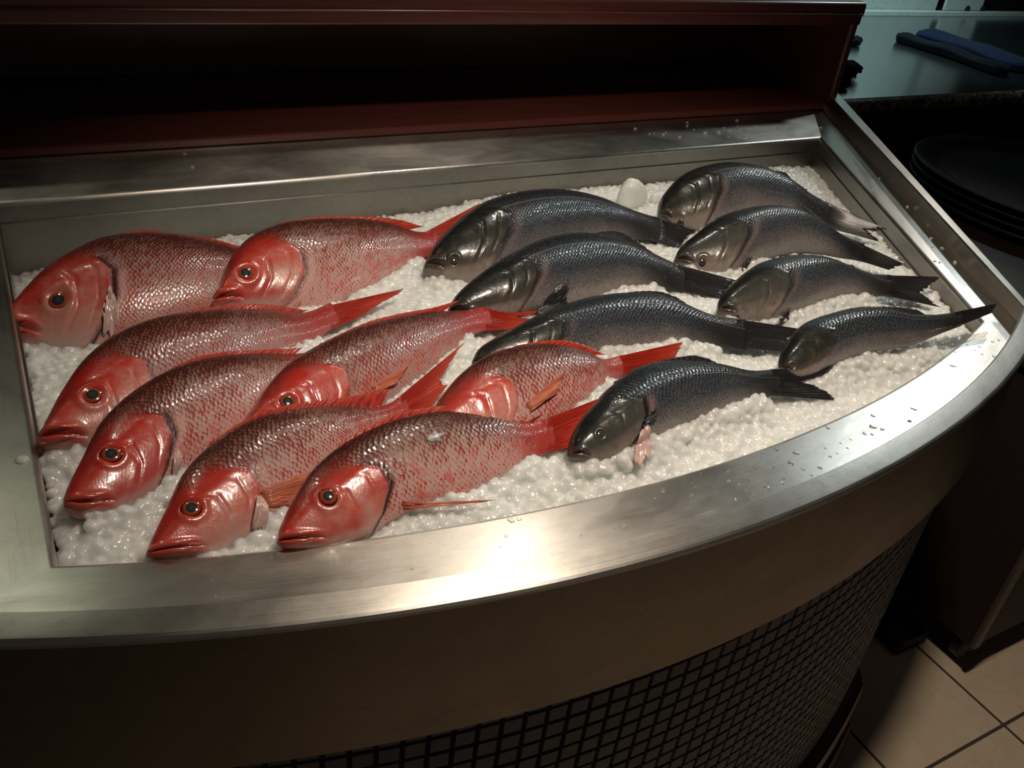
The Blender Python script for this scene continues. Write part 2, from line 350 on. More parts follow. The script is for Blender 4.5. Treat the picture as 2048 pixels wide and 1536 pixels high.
for (d0, z0), (d1, z1) in [((-.004, .74), (-.004, .915)), ((-.004, .915), (-.001, .9165)), ((-.001, .9165), (-.001, .943))]: backstrip(d0, z0, d1, z1, b)
ob = [tuple(p) for p in np.c_[inn(-.004), np.full(len(L_in), .74)]]
b.add(ob+[(.8, 1.1, .74)], [(i, i+1, len(ob)) for i in range(len(ob)-1)]+[(len(ob)-1, 0, len(ob))])
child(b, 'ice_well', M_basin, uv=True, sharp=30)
b = MB()
sp = [(inn(-.001+.007*(1-math.cos(a))), .943+.007*math.sin(a)) for a in np.linspace(0, math.pi/2, 6)]
YB = 1.83
fl_out = side(-.17, OUT, -.036, *rim(RB, 0), YB)
sp.append((fl_out, ZR)); rr, uv = loft(sp); b.grid(rr, uv)
for a0, a1 in zip(np.linspace(0, math.pi/2, 6)[:-1], np.linspace(0, math.pi/2, 6)[1:]):
    backstrip(-.001+.007*(1-math.cos(a0)), .943+.007*math.sin(a0), -.001+.007*(1-math.cos(a1)), .943+.007*math.sin(a1), b)
P1 = inn(.006); n = 40
r0 = [(P1[-1][0]*(1-i/n)+P1[0][0]*i/n, P1[-1][1], ZR) for i in range(n+1)]; r1 = [(fl_out[-1][0]*(1-i/n)+fl_out[0][0]*i/n, YB, ZR) for i in range(n+1)]
b.grid([r0, r1], [(p[0], p[1]) for p in r0+r1])
child(b, 'steel_flange', M_steel, uv=True, sharp=25)
# raised outer bar
def outp(d, k=0.0): return side(-.17-.03-d, OUT, d, *rim(RO, d), YB)
def inp(d): return side(-.17-d, OUT, -.036+d, *rim(RR, d), YB)
sp = [(fl_out, ZR-.002), (inp(-.001), ZB-.003), (inp(.0015), ZB), (outp(-.012), ZB-.0022), (outp(-.010), ZB-.0026), (outp(-.0075), ZB-.0040), (outp(-.006), ZB-.0065), (outp(-.006), ZB-.010), (outp(-.0085), ZB-.011)]
b = MB(); rr, uv = loft(sp); b.grid(rr, uv); child(b, 'raised_rim', M_steel, uv=True, sharp=14)
sp = [(outp(-.0085), ZB-.0105), (outp(-.0085), .90), (outp(-.0085), .803), (outp(-.030), .801)]
# slight hand-made waviness of the sheet
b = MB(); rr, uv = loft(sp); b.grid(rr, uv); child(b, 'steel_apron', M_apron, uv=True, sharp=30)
# tiled front: grout sheet + raised tiles along the arc
def wall(d): return side(-.20, OUT, d, *rim(RO, d), YB, (2, 150, 2))
b = MB(); rr, uv = loft([(outp(-.036), .815), (outp(-.036), .0)]); b.grid(rr, uv); child(b, 'backing_wall', M_darkwood)
wl = side(-.20, OUT, -.036, *rim(RO, -.036), YB, (2, 300, 2))[2:303]; wl = wl[:301]
Ls = np.r_[0, np.cumsum(np.hypot(*np.diff(wl, axis=0).T))]; tw = .0262; nt = int(Ls[-1]/tw)
cxw, cyw, rw = OUT
b = MB(); b.grid([[(p[0], p[1]-.001, .81) for p in wl], [(p[0], p[1]-.001, 0) for p in wl]]); child(b, 'grout', M_grout)
tv, tf = [], []
for i in range(nt):
    s0, s1 = i*tw+.0016, (i+1)*tw-.0016
    pp = []
    for s in (s0, s0+.0014, s1-.0014, s1):
        x = np.interp(s, Ls, wl[:, 0]); y = np.interp(s, Ls, wl[:, 1]); q = np.array([x-cxw, y-cyw]); q /= np.linalg.norm(q); pp.append((x, y, q))
    for j in range(30):
        z0, z1 = .814-(j+1)*tw+.0016, .814-j*tw-.0016; o = len(tv); dj = random.uniform(-.0004, .0004)
        for (k, zz) in ((0, z0), (3, z0), (3, z1), (0, z1)): x, y, q = pp[k]; tv.append((x+q[0]*.001, y+q[1]*.001, zz))
        for (k, zz) in ((1, z0+.0014), (2, z0+.0014), (2, z1-.0014), (1, z1-.0014)): x, y, q = pp[k]; tv.append((x+q[0]*(.0045+dj), y+q[1]*(.0045+dj), zz))
        tf += [(o+4, o+5, o+6, o+7)]+[(o+a, o+(a+1) % 4, o+4+(a+1) % 4, o+4+a) for a in range(4)]
b = MB(); b.add(tv, tf); child(b, 'mosaic_tiles', M_tile, smooth=False, sharp=None)
# red wooden foot moulding
def foot(d): return side(-.20, OUT, d, *rim(RO, -.02), YB, (2, 200, 2))[2:203]
def moulding(name, prof):
    b = MB(); rows = [[(p[0], p[1], z) for p in foot(d)] for d, z in prof]; b.grid(rows)
    o = len(b.v); e = [(*foot(d)[-1], z) for d, z in prof]; b.add(e, [tuple(range(len(e)))]); child(b, name, M_wood, sharp=30)
moulding('upper_foot_moulding', [(-.036, .150), (-.022, .150), (-.010, .143), (-.006, .13), (-.006, .105), (-.012, .098), (-.036, .098)])
moulding('kick_board', [(-.036, .098), (-.020, .096), (-.018, .05), (.000, .045), (.006, .035), (.008, .0), (-.036, .0)])
# rivet on the left flange
def dome(r, h, n=20, m=6, flat=0):
    v = [(0, 0, h)]; f = []
    for i in range(1, m+1):
        a = i/m*math.pi/2
        for j in range(n): t = 2*math.pi*j/n; v.append((r*math.sin(a)*math.cos(t), r*math.sin(a)*math.sin(t), h*math.cos(a)))
    for j in range(n): f.append((0, 1+j, 1+(j+1) % n))
    for i in range(m-1):
        for j in range(n): f.append((1+i*n+j, 1+(i+1)*n+j, 1+(i+1)*n+(j+1) % n, 1+i*n+(j+1) % n))
    return v, f
M_cap = m_plain('white_cap', (.62, .66, .56), .3)
p = at(44, 920, ZR); v, f = dome(.0068, .0035); b = MB(); b.add([(x+p[0], y+p[1], z+ZR) for x, y, z in v], f); child(b, 'rivet', M_cap)

# ------------------------------------------------------------------ wooden shelf hood behind the well
sh = thing('wooden_shelf_hood', 'dark cherry wood open shelf box standing behind the steel well', 'shelf', (.7, 1.93, .95))
def shp(mb, name, **k):
    o = mb.build(name, M_wood, **k); o.parent = sh; o.matrix_parent_inverse = Matrix.Translation((-.7, -1.93, -.95)); return o
b = MB(); b.box((-.75, 1.705, .9515), (1.985, 2.16, .9685), .003); shp(b, 'bottom_board')
b = MB(); b.box((-.75, 2.14, .9685), (1.985, 2.165, 1.20), .002); shp(b, 'back_panel')
def xprof(name, x0, x1, prof):
    b = MB(); n = len(prof); b.add([(x0, y, z) for y, z in prof]+[(x1, y, z) for y, z in prof], [(i, (i+1) % n, n+(i+1) % n, n+i) for i in range(n)]+[tuple(range(n-1, -1, -1)), tuple(range(n, 2*n))]); return b
def rr_prof(y0, y1, z0, z1, r, k=6):
    P = []
    for cy, cz, a0 in ((y0+r, z0+r, 180), (y1-r, z0+r, 270), (y1-r, z1-r, 0), (y0+r, z1-r, 90)):
        for i in range(k+1): a = math.radians(a0+90*i/k); P.append((cy+r*math.cos(a), cz+r*math.sin(a)))
    return P
shp(xprof('top', -.75, 2.012, rr_prof(1.700, 2.17, 1.188, 1.226, .012)), 'top_board')
b = MB(); b.box((1.986, 1.705, .955), (2.012, 2.165, 1.20), .005); shp(b, 'side_panel')
b = MB(); b.box((-.776, 1.705, .955), (-.75, 2.165, 1.20), .005); shp(b, 'side_panel')
# narrow front edging of the top
shp(xprof('e', -.75, 2.0, rr_prof(1.694, 1.712, 1.172, 1.20, .005)), 'front_edging')

# ------------------------------------------------------------------ ice
ID = np.array([(.37, 1.515, .868), (.64, 1.515, .872), (.77, 1.515, .872), (1.17, 1.515, .862), (1.27, 1.515, .868), (1.56, 1.515, .882), (1.72, 1.515, .884), (0, 1.515, .815),
 (1.6, 1.3, .885), (1.43, .95, .905), (1.36, .80, .915), (0, .70, .934), (.4, .6, .932), (.9, .64, .932), (1.3, .73, .925), (.7, 1.0, .92), (0, 1.1, .89), (.4, 1.1, .905), (1.1, 1.1, .91)])
def basis(x, y): return np.stack([np.ones_like(x), x, y, x*x, x*y, y*y, y**3], -1)
IC = np.linalg.lstsq(basis(ID[:, 0], ID[:, 1]), ID[:, 2], rcond=None)[0]
def icez(x, y): return basis(np.asarray(x, float), np.asarray(y, float))@IC
def lump(x, y):
    return .004*np.sin(9*x+2)*np.sin(11*y)+.003*np.sin(23*x+1)*np.cos(19*y+2)+.0015*np.sin(51*x)*np.sin(47*y+1)+.020*np.exp(-((x-1.60)/.09)**2-((y-1.42)/.08)**2)+.008*np.exp(-((x-.9)/.12)**2-((y-1.50)/.03)**2)
poly = inn(-.0025)
def inside(x, y, P=poly):
    x = np.asarray(x); y = np.asarray(y); c = np.zeros(x.shape, bool); Q = np.roll(P, -1, 0)
    for (x0, y0), (x1, y1) in zip(P, Q):
        if y0 == y1: continue
        m = ((y0 > y) != (y1 > y)) & (x < (x1-x0)*(y-y0)/(y1-y0)+x0); c ^= m
    return c
def ico(sub):
    import bmesh
    bm = bmesh.new(); bmesh.ops.create_icosphere(bm, subdivisions=sub, radius=1)
    v = np.array([q.co[:] for q in bm.verts]); f = np.array([[q.index for q in fa.verts] for fa in bm.faces]); bm.free(); return v, f
V1, F1 = ico(2)
g = .0086
gx, gy = np.meshgrid(np.arange(-.03, 1.79, g), np.arange(.55, 1.525, g*.92)); gx = gx+(np.arange(gx.shape[0]) % 2)[:, None]*g/2
gx = (gx+rng.uniform(-.35, .35, gx.shape)*g).ravel(); gy = (gy+rng.uniform(-.35, .35, gy.shape)*g).ravel()
k = inside(gx, gy); gx, gy = gx[k], gy[k]; n = len(gx)
def nuggets(cx, cy, cz, rad):
    n = len(cx); v = np.repeat(V1[None], n, 0)
    for q in range(4):                                  # lumpy, individually squashed pebbles
        w = rng.normal(size=(n, 1, 3)); w /= np.linalg.norm(w, axis=2, keepdims=True)
        v = v*(1+.19*np.tanh(2.2*(v*w).sum(2, keepdims=True)-.4)*rng.uniform(-1, 1, (n, 1, 1)))
    sc = rng.uniform(.70, 1.25, (n, 1, 3)); v = v*sc*rad[:, None, None]
    a = rng.uniform(0, 2*math.pi, n); b_ = rng.uniform(0, math.pi, n)
    ca, sa = np.cos(a)[:, None], np.sin(a)[:, None]; x = v[..., 0]*ca-v[..., 1]*sa; y = v[..., 0]*sa+v[..., 1]*ca; z = v[..., 2]
    cb, sb = np.cos(b_)[:, None], np.sin(b_)[:, None]; y, z = y*cb-z*sb, (y*sb+z*cb)*.8
    v = np.stack([x+cx[:, None], y+cy[:, None], z+cz[:, None]], -1).reshape(-1, 3)
    f = (F1[None]+(np.arange(n)*len(V1))[:, None, None]).reshape(-1, 3); return v, f
def fastmesh(name, v, f, mat):
    me = bpy.data.meshes.new(name); me.vertices.add(len(v)); me.vertices.foreach_set('co', v.ravel().astype(np.float32))
    me.loops.add(f.size); me.loops.foreach_set('vertex_index', f.ravel().astype(np.int32)); me.polygons.add(len(f))
    me.polygons.foreach_set('loop_start', np.arange(0, f.size, f.shape[1], dtype=np.int32)); me.update(calc_edges=True); me.materials.append(mat)
    me.polygons.foreach_set('use_smooth', np.ones(len(f), bool)); me.validate(); o = bpy.data.objects.new(name, me); COL.objects.link(o); return o
cz = icez(gx, gy)+lump(gx, gy)+rng.normal(0, .0011, n)-.003
def chunk(px, py, z, r, sc, label):
    V, Fc = ico(4); p = at(px, py, z); w = [rng.normal(size=3) for _ in range(14)]
    d = np.ones(len(V))
    for q in w: q = q/np.linalg.norm(q); d += .13*np.tanh(4*(V@q-.45))*rng.uniform(-.6, 1)
    d += .03*np.sin(V@rng.normal(size=3)*9)+.02*np.sin(V@rng.normal(size=3)*17)
    v = V*d[:, None]*r*np.array(sc); o = fastmesh('ice_chunk', v, Fc, M_ice); o.location = p; tag(o, label, 'ice chunk', 'large ice chunks by the back wall')
chunk(1262, 396, .895, .037, (1.05, .8, 1.22), 'tallest white ice chunk against the back wall of the well')
chunk(1322, 400, .888, .027, (1.0, .8, 1.1), 'smaller ice chunk right of the tallest one by the back wall')

# ------------------------------------------------------------------ fish
def cr(P, s):
    P = np.asarray(P, float); P = np.vstack([2*P[0]-P[1], P, 2*P[-1]-P[-2]]); n = len(P)-3
    i = np.clip(np.floor(s).astype(int), 0, n-1); t = (s-i)[:, None]; a, b, c, d = P[i], P[i+1], P[i+2], P[i+3]
    return .5*((2*b)+(-a+c)*t+(2*a-5*b+4*c-d)*t*t+(-a+3*b-3*c+d)*t**3)
def sst(x, a, b): t = np.clip((x-a)/(b-a), 0, 1); return t*t*(3-2*t)
def poly_at(P, m):
    P = np.asarray(P, float); L = np.r_[0, np.cumsum(np.linalg.norm(np.diff(P, axis=0), axis=1))]; L /= L[-1]
    t = np.linspace(0, 1, m); return np.stack([np.interp(t, L, P[:, k]) for k in range(P.shape[1])], 1)
def smooth_poly(P, m):
    P = np.asarray(P, float)
    if len(P) < 3: return poly_at(P, m)
    return poly_at(cr(P, np.linspace(0, len(P)-1, 60)), m)
NS, NP = 210, 112
def tube(path, rad, n=10, up=(0, 0, 1), sq=1.0):
    path = np.asarray(path); m = len(path); T = np.gradient(path, axis=0); T /= np.linalg.norm(T, axis=1, keepdims=True)+1e-9
    up = np.asarray(up, float); A = np.cross(T, up); A /= np.linalg.norm(A, axis=1, keepdims=True)+1e-9; B = np.cross(A, T)
    v = []; 
    for i in range(m):
        for j in range(n):
            a = 2*math.pi*j/n; v.append(path[i]+A[i]*rad[i]*math.cos(a)+B[i]*rad[i]*sq*math.sin(a))
    f = grid_faces(m, n, True); f += [tuple(range(n-1, -1, -1)), tuple(range((m-1)*n, m*n))]; return v, f

def fish(kind, st, eye, tail, dorsal, pect=None, tau=24, hm=.032, h9=None, thick=1.0, gill=.0, collar=0.0, mat=None, label='', mouth=None, extra=None, eye_r=None, seed=1):
    snap = kind == 'snapper'; mouth = mouth or ((-.1, -.76, 2.0) if snap else (-.15, -.8, 1.3))
    st = np.array(st, float); T2, B2 = st[:, 0], st[:, 1]; mids = (T2+B2)/2
    def lay(px, py, h):
        z = .9
        for _ in range(12): p = at(px, py, z); z = float(icez(min(max(p[0], -.02), 1.75), min(max(p[1], .6), 1.5)))+h
        return at(px, py, z)
    A0, A9 = lay(*mids[0], hm*.9), lay(*mids[9], hm*.8 if h9 is None else h9); a = (A9-A0)/np.linalg.norm(A9-A0)
    dh = np.cross([0, 0, 1], a); dh /= np.linalg.norm(dh); n0 = np.cross(a, dh); t = math.radians(tau)
    d = dh*math.cos(t)+n0*math.sin(t); nn = n0*math.cos(t)-dh*math.sin(t)
    def loc2(p, off=0):
        q = hit(p[0], p[1], A0+nn*off, nn)-A0; return np.array([q.dot(a), q.dot(d)])
    def w3(xy, w=0): return A0+a*xy[0]+d*xy[1]+nn*w
    Tl = np.array([loc2(p) for p in T2]); Bl = np.array([loc2(p) for p in B2])
    s = np.concatenate([np.linspace(0, 5, int(NS*.68), endpoint=False), np.linspace(5, 9, NS-int(NS*.68))])
    Tc, Bc = cr(Tl, s), cr(Bl, s); C = (Tc+Bc)/2; Hv = (Tc-Bc)/2; hh = np.linalg.norm(Hv, axis=1)
    Hm = hh.max(); kn = np.arange(10)
    tp = np.array([.10, .235, .33, .40, .43, .42, .37, .27, .155, .06]) if snap else np.array([.16, .36, .50, .60, .66, .66, .58, .42, .25, .08])
    th = cr(tp[:, None], s)[:, 0]*Hm*thick
    ph = np.linspace(0, 2*math.pi, NP, endpoint=False); cph, sph = np.cos(ph), np.sin(ph)
    Sg, Vg = np.meshgrid(s, cph, indexing='ij')
    wbase = np.abs(sph)**(1.12 if snap else .95)*np.sign(sph)
    Wd = th[:, None]*wbase[None]
    # dorsal ridge thinner than belly
    Wd *= (1-.22*np.clip(Vg, 0, 1)**2)
    # operculum, preopercle, mouth
    hv = [-1, -.8, -.45, 0, .3, .6, 1]; gs = [3.1, 3.7, 4.1, 4.1, 3.7, 2.9, 1.5] if snap else [3.2, 3.75, 4.2, 4.3, 3.9, 3.0, 1.9]
    SG = np.interp(Vg, hv, gs); e = Sg-SG; win = sst(Vg, .62, .40)*1.0; win = 1-sst(Vg, .12, .42)
    k = Hm/.055; kd = 1.0 if snap else .8
    disp = .0032*k*np.exp(np.minimum(e, 0)/.9)*(e <= 0)*win - .0016*k*np.exp(-np.maximum(e, 0)/.30)*(e > 0)*win
    disp *= sst(Sg, .8, 2.2)
    disp -= .0011*k*np.exp(-((e+1.05)/.07)**2)*win*sst(Vg, -.95, -.7) - .0007*k*np.exp(-((e+1.25)/.16)**2)*win
    disp -= .0006*k*np.exp(-((e+.35)/.05)**2)*win*(Vg < .3)
    mv0, mv1, ms = mouth; mv = mv0+(mv1-mv0)*np.clip(Sg/ms, 0, 1)**.8; mw = (1-sst(Sg, ms*.85, ms*1.05))
    dist = (Vg-mv)*hh[:, None]
    disp -= .0030*k*np.exp(-(dist/(.0016*k))**2)*mw*sst(Sg, 0, .2)
    disp += .0016*k*(np.exp(-((dist-.0048*k)/(.003*k))**2)+np.exp(-((dist+.0045*k)/(.003*k))**2))*mw*sst(Sg, 0, .3)
    # maxilla plate behind the mouth
    disp += .0012*k*np.exp(-((Sg-ms*.8)/.35)**2-((dist+.001)/(.006*k))**2)
    el = loc2(eye, th.max()*.8); er = eye_r
    # body mesh coordinates
    X = C[:, None, 0]+Hv[:, None, 0]*cph[None]; Y = C[:, None, 1]+Hv[:, None, 1]*cph[None]
    de = np.hypot(X-el[0], Y-el[1])
    RE = 1.08*er*np.linalg.norm(w3(el)-CAM)/F
    disp += .0016*k*np.exp(-((de-RE*1.15)/(RE*.35))**2) - .0015*k*np.exp(-(de/(RE*.8))**2)
    disp += .0016*k*np.exp(-((Sg-2.2)/.9)**2-((Vg-.35)/.3)**2)
    disp *= kd; disp *= 1-.6*sst(Vg, .5, .9)
    side_w = np.sign(sph)[None]*np.minimum(1, np.abs(sph)[None]*2.2); Wd = Wd+disp*side_w
    P = A0[None, None]+a*X[..., None]+d*Y[..., None]+nn*Wd[..., None]
    # droop so that the fish lies bent over the ice is already in its outline
    verts = P.reshape(-1, 3); i0 = len(verts)
    verts = np.vstack([verts, P[0].mean(0)-a*.0015, P[-1].mean(0)])
    faces = grid_faces(NS, NP, True)
    faces = [tuple(reversed(q)) for q in faces]
    faces += [(i0, j, (j+1) % NP) for j in range(NP)]+[(i0+1, (NS-1)*NP+(j+1) % NP, (NS-1)*NP+j) for j in range(NP)]
    root = thing('red_snapper' if snap else 'sea_bass', label, 'fish', tuple(A0+a*np.linalg.norm(A9-A0)*.5), 'red snappers on the ice' if snap else 'sea bass on the ice')
    rl = Matrix.Translation(-Vector(root.location))
    def part(name, v, f, m, uv=None, sharp=None, parent=None, lab=None):
        o = mesh(name, v, f, m, uv=uv, sharp=sharp); o.parent = parent or root; o.matrix_parent_inverse = rl
        if lab: o['label'] = lab
        return o
    # uv in metres with scales that shrink with the body
    ds = np.r_[0, np.linalg.norm(np.diff(C, axis=0), axis=1)]; shrink = np.clip(hh/Hm, .45, 1); U = np.cumsum(ds/shrink)
    phw = np.where(ph > math.pi, 2*math.pi-ph, ph); VV = phw/math.pi*Hm*2.35
    uv = np.stack([np.repeat(U, NP)+seed, np.tile(VV, NS)], -1); uv = np.vstack([uv, uv[0], uv[-1]])
    bo = part('body', verts, faces, mat, uv=uv)
    sf = .12+1.5*sst(Vg, .2, .8); headm = 1-sst(e, -.05-sf*.4, sf)
    
    gm = gill*np.exp(-((e-.10)/.10)**2)*(1-sst(Vg, .2, .45))*(e > -.02); 
    cm = collar*np.exp(-((e-.30)/.13)**2)*(1-sst(Vg, -.35, .25))*(e > .0)
    md = np.exp(-(dist/(.0011*k))**2)*mw*sst(Sg, .0, .15); gm = np.maximum(gm, md*.9)
    lp = (np.exp(-((dist-.004*k)/(.004*k))**2)+np.exp(-((dist+.0035*k)/(.0035*k))**2))*mw
    lp = np.maximum(lp, (1-sst(Sg, .1, .9))*(.7 if snap else .2))
    tl = sst(Sg, 6.9, 8.5)
    def ca(name, r, g_, b_):
        at_ = bo.data.color_attributes.new(name, 'FLOAT_COLOR', 'POINT'); z = np.ones((len(verts), 4), np.float32)
        for q, arr in enumerate((r, g_, b_)): z[:NS*NP, q] = arr.ravel(); z[NS*NP, q] = arr[0].mean(); z[NS*NP+1, q] = arr[-1].mean()
        at_.data.foreach_set('color', z.ravel())
    ca('msk', headm, Vg*.5+.5, np.clip(gm, 0, 1)); ca('mskb', np.clip(lp, 0, 1), tl, np.clip(cm, 0, 1)); chin = (1-sst(dist, -.011*k, -.006*k))*(1-sst(Sg, ms*.75, ms*1.6))*(1-sst(Vg, -.1, .15))*sst(Sg, .1, .5); thr = (1-sst(Vg, -.93, -.72))*(1-sst(e, -.3, .2)); ca('mskc', np.maximum(chin, thr*.8), chin, thr)
    # eye: nearest surface point and its normal
    front = sph > .05
    dd = np.where(front[None], de, 9); i, j = np.unravel_index(np.argmin(dd), dd.shape)
    jm, jp = (j-6) % NP, (j+6) % NP; t1 = P[min(i+6, NS-1), j]-P[max(i-6, 0), j]; t2 = P[i, jp]-P[i, jm]
    en = np.cross(t1, t2); en /= np.linalg.norm(en); en = en if en.dot(nn) > 0 else -en
    en = en*.75+nn*.25; en /= np.linalg.norm(en); ec = P[i, j]-en*RE*.12
    ex = a-en*a.dot(en); ex /= np.linalg.norm(ex); ey = np.cross(en, ex)
    def disc(name, r, h, base, m, parent=None, n=36, k_=9, power=1.0):
        v = [ec+en*(base+h)]; u = [(0, 0)]
        for q in range(1, k_+1):
            rr_ = q/k_
            for jj in range(n):
                t_ = 2*math.pi*jj/n; v.append(ec+(ex*math.cos(t_)+ey*math.sin(t_))*r*rr_+en*(base+h*math.sqrt(max(0, 1-rr_*rr_*.96)))); u.append((rr_, jj/n))
        f_ = [(0, 1+jj, 1+(jj+1) % n) for jj in range(n)]+[(1+q*n+jj, 1+(q+1)*n+jj, 1+(q+1)*n+(jj+1) % n, 1+q*n+(jj+1) % n) for q in range(k_-1) for jj in range(n)]
        return part(name, v, f_, m, uv=u, parent=parent)
    if extra is None or 'noeye' not in extra:
        eo = disc('eye', RE, RE*.42, 0, M_eye_s if snap else M_eye_b)
        disc('pupil', RE*(.62 if snap else .50), RE*.30, RE*.24, M_pupil, parent=eo, k_=6)
        th_ = np.linspace(0, 2*math.pi, 41)
        ring = [ec+(ex*math.cos(q)+ey*math.sin(q))*RE*1.04+en*RE*.10 for q in th_]
        v, f = tube(ring, [RE*.13]*41, 8, en); part('eye_rim', v, f, M_rim_s if snap else M_lip_b, parent=eo)
    # lips
    def surf(sv, vv):
        i = np.searchsorted(s, sv); i = min(i, NS-1); ang = math.acos(max(-1, min(1, vv))); j = int(round(ang/(2*math.pi)*NP)) % NP; return P[i, j]
    if extra is None or 'nolip' not in extra:
        for nm, off, r_ in (('upper_lip', .0034*k, .0024*k), ('lower_lip', -.0034*k, .0026*k)):
            pts = []
            for sv in np.linspace(.05, ms*.92, 18):
                mvv = mv0+(mv1-mv0)*min(1, sv/ms)**.8; h_ = np.interp(sv, s, hh); pts.append(surf(sv, mvv+off/h_*min(1, .35+sv))-nn*.0006)
            pts = smooth_poly(np.array(pts)[::3], 24); rad = (1 if snap else .55)*r_*np.sin(np.linspace(.55, math.pi*.97, 24))**.7
            v, f = tube(pts, rad, 10, nn); part(nm, v, f, M_lip_s if snap else M_lip_b)
    # fins
    XF = X[::2, :NP//2:2].ravel(); YF = Y[::2, :NP//2:2].ravel(); WF = Wd[::2, :NP//2:2].ravel()
    def sw(p):
        d2 = (XF-p[0])**2+(YF-p[1])**2; i_ = int(np.argmin(d2)); return float(WF[i_]) if d2[i_] < .0001 else float(WF[i_])*.6
    def fin(name, base, tip, m, rays=14, follow=None, jag=.10, wav=.0006, bow=0.0, thk=.0007, sm=True, root_t=0.0):
        M_ = rays*4+1
        Bp = smooth_poly(base, M_); Tp = (smooth_poly if sm else poly_at)(tip, M_); rows = 12; vs = []; us = []
        jr = rng.uniform(0, jag, rays+1)
        for r in range(rows):
            tt = r/(rows-1)
            for q in range(M_):
                ray_ = (q % 4)/4; edge = abs(ray_-.5)*2; jj = jr[min(rays, (q+2)//4)]*(.5+.5*edge)
                e_ = tt*(1-jj); p = Bp[q]*(1-e_)+Tp[q]*e_; w = (sw(p)+follow*tt-.0015*(1-tt)*(tt < .05)+.0012 if follow is not None else 0)+(.35 if follow is not None else 1)*wav*math.cos(2*math.pi*q/4)*(1-.4*tt)+bow*math.sin(math.pi*tt)+.0014*math.sin(q/M_*9+seed)*tt
                vs.append(w3(p, w)); us.append((q/M_, tt))
        nv = len(vs); tk = [thk*(1-.6*((i//M_)/(rows-1)))+root_t*min(1, .35+(i//M_)/(rows-1)*7)*max(0, 1-(i//M_)/(rows-1)/.5)**2*math.sqrt(max(0, 1-(2*(i % M_)/(M_-1)-1)**2)) for i in range(nv)]; top = [v_+nn*q for v_, q in zip(vs, tk)]; bot = [v_-nn*q for v_, q in zip(vs, tk)]
        f = grid_faces(rows, M_); g2 = [tuple(i+nv for i in reversed(q)) for q in f]
        bd = [q for q in range(M_)]+[r*M_+M_-1 for r in range(1, rows)]+[(rows-1)*M_+q for q in range(M_-2, -1, -1)]+[r*M_ for r in range(rows-2, 0, -1)]
        sd = [(bd[i], bd[(i+1) % len(bd)], bd[(i+1) % len(bd)]+nv, bd[i]+nv) for i in range(len(bd))]
        return part(name, top+bot, f+g2+[tuple(reversed(q)) for q in sd], m, uv=us+us)
    fins_ = []; fm = M_redfin if snap else M_blkfin
    ib = int(np.searchsorted(s, 8.55)); tb = [Tc[ib]-Hv[ib]*.04, C[ib]*.75+C[ib-5]*.25, Bc[ib]+Hv[ib]*.04]
    # tail: two lobes in one fin, tip line runs top tip -> fork -> low tip
    tt = tail; tipl = [loc2(p) for p in tt]
    to = fin('tail_fin', tb, tipl, fm, rays=22, jag=.09, wav=.0007, thk=.0009, sm=False, root_t=float(th[ib])*1.0)
    if dorsal:
        s0, s1, tips = dorsal; sv = np.linspace(s0, s1, 12); base = cr(Tl, sv)-cr(Tl-Bl, sv)/2*.10
        fin('dorsal_fin', base, [loc2(p) for p in tips], fm, rays=20, jag=.07, wav=.0008, thk=.0009)
    if pect:
        o = np.interp(4.6, s, th)*.75
        bl = [loc2(p, o) for p in pect[0]]; tl2 = [loc2(p, o) for p in pect[1]]
        fin('pectoral_fin', bl, tl2, M_orfin if snap else M_blkfin, rays=9, follow=(pect[2] if len(pect) > 2 and pect[2] < .1 else .003), jag=.05, wav=.0004, thk=.0005, bow=.002)
    root['_f'] = 1; del root['_f']
    tv = np.array([q_.co[:] for q_ in to.data.vertices]); foot_ = [tv]
    return dict(foot=foot_, fin=fin, root=root, w3=w3, loc2=loc2, part=part, P=P, s=s, th=th, nn=nn, a=a, d=d, surf=surf)

